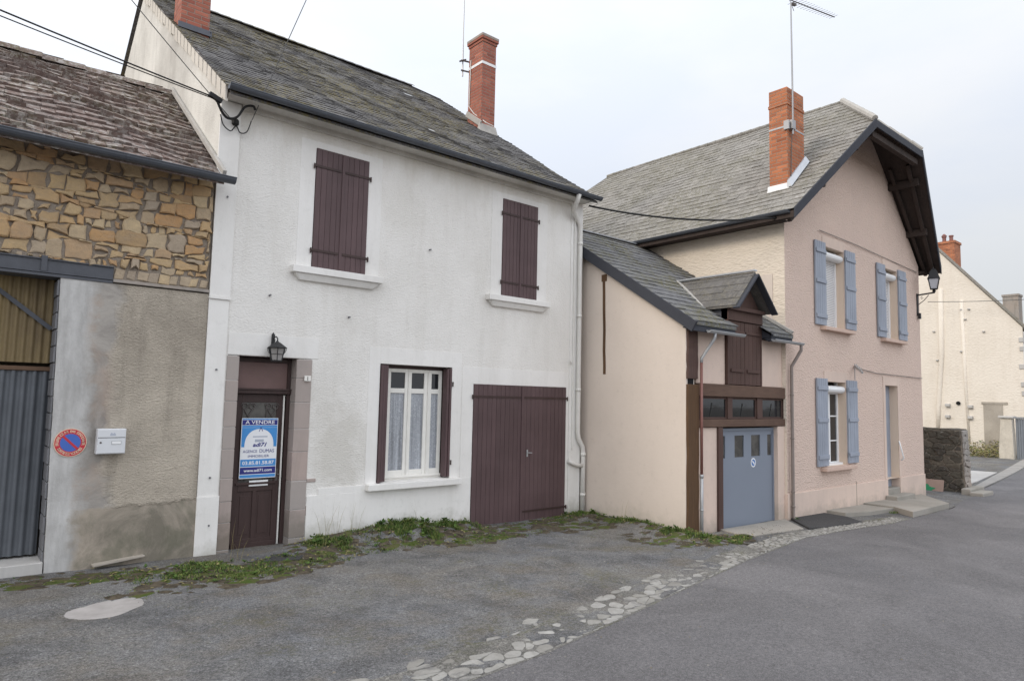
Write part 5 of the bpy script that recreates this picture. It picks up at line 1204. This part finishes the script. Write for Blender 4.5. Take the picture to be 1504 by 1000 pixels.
mb.build('board', [MAT['sticker_white'], MAT['sign_sky'], MAT['sign_grey'], MAT['sign_navy']], ss)
mb = MB(); cxs = (sx0+sx1)/2; yt = sy-.0028
text_faces(mb, 'A VENDRE', cxs, sz0+.85*.903, yt, .050, .42, 0, .01)
text_faces(mb, '03.85.81.58.87', cxs, sz0+.85*.228, yt, .048, .45, 0, .02)
text_faces(mb, 'www.adi71.com', cxs, sz0+.85*.108, yt, .040, .40, 0, .02)
text_faces(mb, 'adi71', cxs+.01, sz0+.85*.525, yt, .055, .20, 1, .03, 0, None, .3)
text_faces(mb, 'AGENCE', cxs-.125, sz0+.85*.425, yt, .040, .20, 1, .0); text_faces(mb, 'DUMAS', cxs+.115, sz0+.85*.422, yt, .050, .21, 1, .0)
text_faces(mb, 'IMMOBILIER', cxs, sz0+.85*.345, yt, .036, .30, 1, .0)
mb.build('lettering', [MAT['sticker_white'], MAT['sign_navy']], ss, fix=False)
hn = thing('number_plate', (4.11, Y0-.045, 2.42), 'small cream house number plate on the pink granite door jamb', 'number plate')
mb = MB(); mb.box(4.065, 4.165, Y0-.050, Y0-.038, 2.385, 2.465); mb.build('plate', MAT['white_paint'], hn, bevel=.004)
mb = MB(); text_faces(mb, '1', 4.115, 2.397, Y0-.0515, .055, None, 0, .02); mb.build('lettering', MAT['iron_grey'], hn, fix=False)
wl = thing('wall_lantern', (3.58, Y0, 2.8), 'black wrought-iron lantern above the brown front door', 'lantern')
lx, ly = 3.59, Y0-.16
mb = MB(); mb.box(3.55, 3.59, Y0-.06, Y0-.032, 2.84, 3.04); mb.lathe([(.02, 3.04), (.0, 3.07)], 3.57, Y0-.045, 6)
mb.tube([(3.57, Y0-.05, 2.97), (3.575, Y0-.10, 3.00), (3.58, Y0-.14, 3.0), (lx, ly-.01, 2.97), (lx, ly, 2.925)], .009, 6); mb.tube([(3.57, Y0-.05, 2.88), (3.575, Y0-.09, 2.92), (3.577, Y0-.10, 2.96)], .007, 6); mb.build('bracket', MAT['black_iron'], wl)
mb = MB(); mb.lathe([(.145, 2.835), (.15, 2.84), (.06, 2.905), (.025, 2.925), (.01, 2.945)], lx, ly, 6, .26)
for q in range(6):
    a = q*math.pi/3+.26; mb.bar((lx+.115*math.cos(a), ly+.115*math.sin(a), 2.835), (lx+.078*math.cos(a), ly+.078*math.sin(a), 2.655), .010, .010)
    b = a+math.pi/3; mb.bar((lx+.098*math.cos(a), ly+.098*math.sin(a), 2.75), (lx+.098*math.cos(b), ly+.098*math.sin(b), 2.75), .006, .006)
    mb.tube([(lx+.145*math.cos(a), ly+.145*math.sin(a), 2.835), (lx+.13*math.cos(a), ly+.13*math.sin(a), 2.79), (lx+.10*math.cos(a), ly+.10*math.sin(a), 2.75)], .004, 5)
mb.lathe([(.08, 2.645), (.085, 2.66), (.085, 2.663)], lx, ly, 6, .26); mb.build('cage', MAT['black_iron'], wl)
mb = MB(); mb.lathe([(.074, 2.664), (.108, 2.832)], lx, ly, 6, .26); mb.build('glass', MAT['lantern_glass'], wl)
st = thing('no_parking_sticker', (12.45, yg, 1.03), 'small oval blue and white no-parking sticker on the blue garage door', 'sticker')
mb = MB(); disc(mb, 12.45, 1.03, .092, yg-.004, yg-.001, 32, 0); disc(mb, 12.45, 1.03, .066, yg-.0055, yg-.0042, 32, 1); mb.bar((12.41, yg-.0066, 1.065), (12.49, yg-.0066, .995), .034, .001, (0,-1,0), 0)
mb.build('disc', [MAT['sticker_white'], MAT['sticker_blue']], st)
sl = thing('street_lamp', (21.05, P, 4.9), 'black street lantern on an iron bracket at the right corner of the pink house', 'street lamp')
mb = MB(); mb.box(20.98, 21.06, P-.03, P+.0, 4.80, 5.42); mb.tube([(21.02, P-.02, 5.38), (21.06, P-.45, 5.42)], .022, 8); mb.tube([(21.02, P-.03, 5.10), (21.03, P-.18, 5.22), (21.04, P-.30, 5.36)], .010, 6)
mb.tube([(21.03, P-.16, 5.30), (21.03, P-.12, 5.26), (21.03, P-.10, 5.31), (21.03, P-.14, 5.34)], .008, 6); mb.box(20.98, 21.06, P-.09, P-.031, 4.70, 4.86); mb.build('bracket', MAT['black_iron'], sl)
cx, cy = 21.06, P-.43
mb = MB(); mb.lathe([(.03, 5.42), (.05, 5.46), (.03, 5.49), (.10, 5.51), (.105, 5.525)], cx, cy, 8)
for q in range(4):
    a = q*math.pi/2+math.pi/4+.3; mb.bar((cx+.115*math.cos(a), cy+.115*math.sin(a), 5.52), (cx+.185*math.cos(a), cy+.185*math.sin(a), 5.81), .016, .016)
mb.lathe([(.205, 5.80), (.215, 5.82), (.195, 5.84), (.12, 6.02), (.10, 6.03), (.085, 6.07), (.03, 6.10), (.01, 6.14)], cx, cy, 4, math.pi/4+.3); mb.build('lamp_head', MAT['black_iron'], sl)
mb = MB(); mb.lathe([(.105, 5.53), (.172, 5.80)], cx, cy, 4, math.pi/4+.3); mb.build('glass', MAT['lamp_glass'], sl)
wb = thing('wall_bracket', (16.75, P, 3.0), 'pale metal bracket jutting from the pink wall above the ground-floor window', 'bracket')
mb = MB(); mb.bar((16.80, P-.02, 3.16), (16.45, P-.34, 2.98), .03, .05); mb.tube([(16.82, P-.01, 3.22), (16.82, P-.01, 2.82)], .008, 6)
for k in range(4): t = .2+k*.2; mb.tube([(16.80-.35*t, P-.02-.32*t, 3.19-.18*t), (16.80-.35*t, P-.02-.32*t, 3.24-.18*t)], .012, 6)
mb.build('arm', MAT['galvanised'], wb)
# aerials
ta = thing('tv_aerial', (9.4, 13.35, 10.2), 'slim aerial mast clamped to the chimney of the white house', 'aerial', 'rooftop aerials')
mb = MB(); mb.tube([(9.40, 13.30, 10.22), (9.40, 13.32, 11.4), (9.41, 13.32, 13.6)], [.018, .015, .009], 8); mb.build('mast', MAT['mast_metal'], ta)
mb = MB(); mb.bar((9.34, 13.29, 10.62), (9.62, 13.18, 10.60), .03, .03); mb.bar((9.34, 13.29, 10.36), (9.62, 13.18, 10.34), .03, .03); mb.bar((9.30, 13.30, 10.58), (9.46, 13.26, 10.66), .05, .03); mb.build('clamp', MAT['iron_grey'], ta)
mb = MB(); mb.tube([(9.50, 13.10, 10.6), (9.495, 13.12, 9.4), (9.50, 12.9, 9.15), (9.62, 12.55, 8.85), (9.80, 12.50, 8.80)], .012, 6); mb.build('lead', MAT['pipe_white'], ta)
tb = thing('tv_aerial', (14.02, 7.08, 8.2), 'tall aerial mast with a yagi boom on the orange brick chimney', 'aerial', 'rooftop aerials')
mb = MB(); mb.tube([(14.02, 7.09, 8.18), (14.03, 7.09, 9.3), (14.00, 7.08, 10.4), (13.99, 7.08, 11.25)], [.022, .02, .018, .015], 8); mb.build('mast', MAT['mast_metal'], tb)
mb = MB(); A = Vector((13.93, 7.10, 11.30)); B = Vector((16.0, 7.0, 11.66)) ; mb.tube([A, B], .012, 6)
for k in range(15):
    p = A.lerp(B, .12 + k*.061); mb.tube([p + Vector((0, -.16 + .004*k, 0)), p + Vector((0, .16 - .004*k, 0))], .004, 5)
mb.bar((14.10, 7.1, 11.26), (14.24, 7.1, 11.29), .06, .05)
for sg in (-1, 1): mb.tube([A + Vector((.05, 0, 0)), A + Vector((.28, .02, sg*.16))], .006, 5)
mb.build('boom', MAT['iron_grey'], tb)
mb = MB(); mb.box(13.95, 14.10, 7.06, 7.145, 8.30, 8.50); mb.box(13.86, 13.90, 7.10, 7.22, 8.28, 8.48); mb.build('clamp', MAT['mast_metal'], tb)
mb = MB(); mb.tube([(14.05, 7.12, 8.3), (14.02, 7.13, 7.8), (14.0, 7.135, 7.2)], .010, 6); mb.build('lead', MAT['wire_grey'], tb)

# ------------------------------------------------------------------ cables
def cable(pts, r, name, label, sag=0., m='cable', n=18, group=None):
    out = []
    for a, b in zip(pts, pts[1:]):
        a, b = Vector(a), Vector(b)
        for i in range(n): t = i/n; p = a.lerp(b, t); p.z -= sag*4*t*(1-t); out.append(p)
    out.append(Vector(pts[-1])); mb = MB(); mb.tube(out, r, 6); o = mb.build(name, MAT[m], smooth=True)
    o['label'] = label; o['category'] = 'cable'; o['group'] = 'cables strung between the houses'
    return o
def smooth_cable(pts, r, name, label, m='cable'):
    P_ = [Vector(p) for p in pts]; out = []
    for i in range(len(P_)-1):
        p0, p1, p2, p3 = P_[max(i-1, 0)], P_[i], P_[i+1], P_[min(i+2, len(P_)-1)]
        for q in range(8):
            t = q/8; out.append(.5*((2*p1) + (-p0+p2)*t + (2*p0-5*p1+4*p2-p3)*t*t + (-p0+3*p1-3*p2+p3)*t**3))
    out.append(P_[-1]); mb = MB(); mb.tube(out, r, 6); o = mb.build(name, MAT[m], smooth=True); o['label'] = label; o['category'] = 'cable'; o['group'] = 'cables strung between the houses'; return o
cable([(-6.0, 8.2, 6.98), (2.55, 9.35, 6.16)], .010, 'overhead_cable', 'upper of the two black supply cables crossing over the barn roof', .10)
cable([(-6.0, 8.2, 6.86), (2.55, 9.35, 6.14)], .007, 'overhead_cable', 'lower thinner black cable crossing over the barn roof', .12)
cable([(-.2, 9.2, 8.60), (2.85, 9.56, 5.98)], .006, 'overhead_cable', 'thin grey wire dropping steeply across the gable of the white house', .03, 'wire_grey')
cable([(4.1, 8.6, 9.6), (3.08, 9.5, 6.05)], .006, 'overhead_cable', 'thin wire rising from the eave in front of the slate roof', .0, 'wire_grey')
mb = MB(); mb.bar((2.45, 9.335, 6.19), (2.62, 9.36, 6.14), .05, .06); o = mb.build('cable_clamp', MAT['cable']); o['label'] = 'black clamp where the supply cables meet the white house corner'; o['category'] = 'clamp'
smooth_cable([(2.55, 9.35, 6.15), (2.64, 9.4, 6.02), (2.74, 9.45, 5.97), (2.86, 9.45, 6.02), (2.95, 9.42, 6.18), (3.05, 9.4, 6.22), (3.1, 9.45, 6.2)], .018, 'looped_cable', 'thick black cable loop under the left eave of the white house')
smooth_cable([(2.66, 9.52, 6.02), (2.70, 9.50, 5.88), (2.80, 9.50, 5.82), (2.88, 9.53, 5.92), (2.94, 9.53, 5.84), (3.03, 9.53, 5.88), (3.08, 9.52, 6.05)], .008, 'looped_cable', 'thin black wire curl hanging at the white house corner')
mb = MB(); mb.lathe([(.03, 5.93), (.05, 5.95), (.05, 6.0), (.03, 6.02)], 2.87, 9.54, 8); o = mb.build('insulator', MAT['cable']); o['label'] = 'black insulator knob on the white house corner'; o['category'] = 'insulator'
cable([(9.98, 9.45, 6.22), (13.15, 6.95, 6.10)], .020, 'house_cable', 'black twisted cable slung from the white house to the pink house eave', .16)
smooth_cable([(13.15, 6.95, 6.10), (13.3, 6.98, 6.06), (13.42, 7.0, 6.12), (13.47, 6.95, 6.26)], .018, 'house_cable', 'black cable tail under the eave of the pink house')
cable([(16.84, P-.03, 3.12), (18.0, P-.03, 3.04), (21.15, P-.03, 3.02)], .010, 'wall_cable', 'thin dark cable running along the pink wall above the door', .0, 'pipe_taupe')
cable([(15.06, P-.03, 6.19), (16.9, P-.03, 6.17), (21.0, P-.03, 6.03)], .009, 'wall_cable', 'thin cable along the pink gable above the upper windows', .0, 'pipe_taupe')
cable([(45, 14.5, 8.55), (45, 9.0, 8.2)], .018, 'overhead_cable', 'faint wire crossing in front of the cream gable', .05, 'wire_grey')
# plank, slab, debris
pk_ = MB(); pk_.hexa([(1.52, 9.44, .085), (2.08, 9.50, .125), (2.07, 9.57, .125), (1.51, 9.56, .085), (1.52, 9.44, .108), (2.08, 9.50, .148), (2.07, 9.57, .148), (1.51, 9.56, .108)]); o = pk_.build('wooden_plank', MAT['grey_plank'], bevel=.003); o['label'] = 'thin weathered plank lying along the foot of the beige wall'; o['category'] = 'plank'
mb = MB(); mb.prism([(3.28, 8.72, .03), (3.72, 8.58, .03), (3.90, 8.86, .03), (3.5, 9.02, .03)], (0,0,.035)); o = mb.build('stone_slab', MAT['fresh_asphalt'], bevel=.012); o['label'] = 'dark flat slab in the grass before the front doorstep'; o['category'] = 'slab'

# ------------------------------------------------------------------ grass, moss and weeds
mb = MB(); rnd = random.Random(31)
def blade(x, y, z, h, w, lean, a, c):
    dx, dy = math.cos(a), math.sin(a); nx, ny = -dy*w/2, dx*w/2
    p1 = (x + dx*lean*.4, y + dy*lean*.4, z + h*.6); p2 = (x + dx*lean, y + dy*lean, z + h)
    mb.face([(x-nx, y-ny, z), (x+nx, y+ny, z), (p1[0]+nx*.8, p1[1]+ny*.8, p1[2]), (p1[0]-nx*.8, p1[1]-ny*.8, p1[2])], 0, c); mb.face([(p1[0]-nx*.8, p1[1]-ny*.8, p1[2]), (p1[0]+nx*.8, p1[1]+ny*.8, p1[2]), p2], 0, c)
def leaf(x, y, z, s, a, tilt, c):
    dx, dy = math.cos(a), math.sin(a); nx, ny = -dy*s*.35, dx*s*.35
    mb.face([(x, y, z), (x+dx*s*.5+nx, y+dy*s*.5+ny, z+tilt*.6), (x+dx*s, y+dy*s, z+tilt), (x+dx*s*.5-nx, y+dy*s*.5-ny, z+tilt*.6)], 0, c)
#          x    y    rx   ry   n     h    green share
patches = [(2.25, 8.75, .55, .45, 1500, .055, .75), (2.9, 8.55, .75, .45, 2200, .05, .8), (3.75, 8.55, .6, .35, 900, .045, .8), (1.7, 8.95, .45, .35, 500, .04, .5),
           (4.45, 9.2, .35, .35, 1500, .10, .85), (5.05, 9.3, .5, .25, 500, .07, .25), (5.9, 9.15, .65, .42, 3400, .12, .95), (6.6, 9.2, .45, .35, 1400, .09, .9), (5.2, 8.75, 1.1, .25, 1100, .04, .75), (6.6, 8.6, .8, .25, 900, .035, .8), (4.15, 9.0, .35, .4, 700, .06, .7),
           (9.65, 9.3, .35, .28, 900, .08, .9), (9.85, 8.6, .25, .5, 1200, .09, .9), (9.9, 7.7, .2, .55, 1100, .09, .9), (9.8, 6.95, .3, .4, 1500, .10, .95), (9.85, 6.35, .45, .28, 1700, .07, .95), (10.5, 6.45, .4, .18, 700, .05, .9), (9.1, 9.3, .5, .25, 500, .035, .7),
           (13.45, 6.85, .15, .1, 150, .06, .9), (24.0, 6.9, .5, .15, 250, .12, .9), (17.0, 6.25, .3, .08, 120, .06, .9), (1.0, 9.2, .6, .25, 180, .03, .5), (8.0, 9.1, 1.0, .35, 500, .025, .8), (9.0, 8.7, .7, .5, 500, .025, .8), (7.3, 8.75, .8, .35, 700, .03, .85), (2.6, 8.15, 1.0, .25, 350, .025, .7), (9.3, 7.0, .5, .6, 300, .025, .7)]
for px, py, rx, ry, n, h, gsh in patches:
    for k in range(int(n*1.7)):
        a = rnd.random()*6.2832; r_ = math.sqrt(rnd.random())*1.15; x = px + rx*r_*math.cos(a); y = py + ry*r_*math.sin(a)
        if NF(x, y, 3.2, 5.) < -.12 + .25*(r_ > .8) or y > Y0-.03 and x < 10.05: continue
        if x > 10.05 and x < 13.5 and y > G-.15: continue
        z = fore_z(x, y) - .004 if x < 12 else ground_z(x) + .01
        hh = h*rnd.uniform(.3, 1.05)*.75; c = rnd.uniform(.05, .78) if rnd.random() < gsh*.14+.84 else rnd.uniform(.85, 1.)
        if rnd.random() < .72: blade(x, y, z, hh, rnd.uniform(.006, .012), rnd.uniform(.2, .9)*hh, rnd.random()*6.28, c)
        else: leaf(x, y, z + hh*.25, rnd.uniform(.015, .038), rnd.random()*6.28, rnd.uniform(0, .02), min(c, .65))
for px, py, rx, ry, n, h, gsh in patches:      # rosettes of broad leaves
    for k in range(int(n/110*gsh)):
        a = rnd.random()*6.2832; r_ = math.sqrt(rnd.random()); x = px + rx*r_*math.cos(a); y = min(py + ry*r_*math.sin(a), Y0-.10)
        if x > 10.05 and y > G-.2: continue
        z = fore_z(x, y) if x < 12 else ground_z(x) + .01; s = rnd.uniform(.03, .065)*(.6 + h*5); c = rnd.uniform(.05, .6)
        for q in range(rnd.randint(5, 9)): leaf(x, y, z + .005 + h*rnd.uniform(.1, .5), s*rnd.uniform(.7, 1.2), rnd.random()*6.28, s*rnd.uniform(.1, .8), c + rnd.uniform(-.05, .1))
for k in range(700):
    px, py, rx, ry, n, h, gsh = rnd.choice(patches[:18]); a = rnd.random()*6.2832; r_ = math.sqrt(rnd.random())*1.5; x = px + rx*r_*math.cos(a); y = py + ry*r_*math.sin(a)
    if (y > Y0-.05 and x < 10.05) or (x > 10.0 and y > G-.15): continue
    leaf(x, y, fore_z(x, y) + rnd.uniform(.002, .02 + h*.3), rnd.uniform(.02, .055), rnd.random()*6.28, rnd.uniform(-.005, .02), rnd.uniform(.93, 1.))
# taller dry stalks against the white wall
for (x, y) in ((4.95, 9.52), (5.0, 9.5), (4.45, 9.45), (4.5, 9.4), (4.42, 9.5), (6.05, 9.5), (4.6, 9.45), (3.05, 8.98), (2.98, 9.05), (9.9, 8.4)):
    for q in range(3): blade(x+rnd.uniform(-.06, .06), y, fore_z(x, y), rnd.uniform(.25, .62), .006, rnd.uniform(.03, .2), rnd.choice((0, 3.14))+rnd.uniform(-.4, .4), .97)
mb.build('grass', MAT['grass'], fix=False, kind='stuff')
mb = MB(); rnd = random.Random(77)       # low mats of moss and trodden leaf litter under the grass
for px, py, rx, ry, n, h, gsh in patches:
    if px > 12: continue
    for k in range(int(26*(1 + rx*ry*3))):
        a0 = rnd.random()*6.28; r0 = rnd.random()**.6*1.22; cx = px + rx*r0*math.cos(a0); cy = py + ry*r0*math.sin(a0); s = rnd.uniform(.04, .13)
        if cy > Y0-.05: continue
        if cx > 10.0 and cy > G-.15: continue
        b = len(mb.v); nn = 9; c = rnd.random(); sl = 1 if (rnd.random() < .5 or r0 > .92) else 0; s *= 1.25 if sl else 1
        for q in range(nn):
            a = q*2*math.pi/nn; rr = s*rnd.uniform(.55, 1.4); x, y = cx+rr*math.cos(a)*1.4, cy+rr*math.sin(a); mb.v.append((x, y, fore_z(x, y) - .004))
        mb.v.append((cx, cy, fore_z(cx, cy) + (.008 if sl else .014)))
        for q in range(nn): mb.f.append((b+q, b+(q+1) % nn, b+nn)); mb.m.append(sl); mb.c.append(c)
mb.build('moss', [MAT['moss'], MAT['soil']], fix=False, smooth=True, kind='stuff')

# ------------------------------------------------------------------ sky, sun, camera
w = bpy.data.worlds.new('World'); scene.world = w; w.use_nodes = True; nt = w.node_tree; bg = nt.nodes['Background']
SUN = Vector((-.86, .10, .50)).normalized(); el = math.asin(SUN.z); az_ = math.atan2(SUN.x, SUN.y)
sky = nt.nodes.new('ShaderNodeTexSky'); sky.sky_type = 'NISHITA'; sky.sun_disc = False; sky.sun_elevation = el; sky.sun_rotation = az_; sky.air_density = 1.2; sky.dust_density = 3
tc = nt.nodes.new('ShaderNodeTexCoord')
dot = nt.nodes.new('ShaderNodeVectorMath'); dot.operation = 'DOT_PRODUCT'; dot.inputs[1].default_value = SKYDIR; nt.links.new(tc.outputs['Generated'], dot.inputs[0])
ns = nt.nodes.new('ShaderNodeTexNoise'); ns.inputs['Scale'].default_value = 2.2; ns.inputs['Detail'].default_value = 7; ns.inputs['Roughness'].default_value = .55
mp = nt.nodes.new('ShaderNodeMapping'); mp.inputs['Scale'].default_value = (1, 1, 2.6); nt.links.new(tc.outputs['Generated'], mp.inputs[0]); nt.links.new(mp.outputs[0], ns.inputs['Vector'])
add = nt.nodes.new('ShaderNodeMath'); add.operation = 'ADD'; nt.links.new(dot.outputs['Value'], add.inputs[0]); add.inputs[1].default_value = SKYBASE
d2 = nt.nodes.new('ShaderNodeVectorMath'); d2.operation = 'DOT_PRODUCT'; d2.inputs[1].default_value = (0, -SKYBACK, .2*SKYBACK); nt.links.new(tc.outputs['Generated'], d2.inputs[0])  # extra sky brightness added behind the camera to lift the facades
m2 = nt.nodes.new('ShaderNodeMath'); m2.operation = 'MAXIMUM'; m2.inputs[1].default_value = 0; nt.links.new(d2.outputs['Value'], m2.inputs[0])
a2 = nt.nodes.new('ShaderNodeMath'); a2.operation = 'ADD'; nt.links.new(add.outputs[0], a2.inputs[0]); nt.links.new(m2.outputs[0], a2.inputs[1])
cl = nt.nodes.new('ShaderNodeMath'); cl.operation = 'MAXIMUM'; nt.links.new(a2.outputs[0], cl.inputs[0]); cl.inputs[1].default_value = SKYMIN
cr = nt.nodes.new('ShaderNodeValToRGB'); cr.color_ramp.elements[0].position = .35; cr.color_ramp.elements[0].color = (.85, .90, 1.0, 1); cr.color_ramp.elements[1].position = .62; cr.color_ramp.elements[1].color = (.95, .968, 1.0, 1); nt.links.new(ns.outputs['Fac'], cr.inputs[0])
sc = nt.nodes.new('ShaderNodeVectorMath'); sc.operation = 'SCALE'; nt.links.new(cr.outputs[0], sc.inputs[0]); nt.links.new(cl.outputs[0], sc.inputs['Scale'])
mx_ = nt.nodes.new('ShaderNodeMix'); mx_.data_type = 'RGBA'; mx_.inputs[0].default_value = .88; nt.links.new(sky.outputs[0], mx_.inputs[6]); nt.links.new(sc.outputs[0], mx_.inputs[7])
nt.links.new(mx_.outputs[2], bg.inputs['Color']); bg.inputs['Strength'].default_value = .1
sl_ = bpy.data.lights.new('sun', 'SUN'); sl_.energy = SUNE; sl_.angle = R(20); sl_.color = (1.0, .90, .76)
so = bpy.data.objects.new('sun', sl_); COL.objects.link(so); so.rotation_euler = SUN.to_track_quat('Z', 'Y').to_euler()
cam = bpy.data.cameras.new('camera'); cam.sensor_fit = 'HORIZONTAL'; cam.sensor_width = 36; cam.lens = 36*985/1504; cam.clip_end = 2000; cam.clip_start = .05
co = bpy.data.objects.new('camera', cam); COL.objects.link(co)
r0, r1, r2 = (.7629380394566325, -.6460900143883607, .022209035497243453), (.07231475759492095, .051153774626591486, -.9960692080249443), (.6424142929481392, .7615451297520718, .08574900329941143)
m3 = Matrix((r0, tuple(-q for q in r1), tuple(-q for q in r2))).transposed(); co.matrix_world = Matrix.Translation((0, 0, 2.2)) @ m3.to_4x4()
scene.camera = co
scene.view_settings.view_transform = 'Standard'; scene.view_settings.look = 'None'; scene.view_settings.gamma = 1; scene.view_settings.exposure = EXPO
for o in bpy.data.objects:
    if '_o' in o: del o['_o']
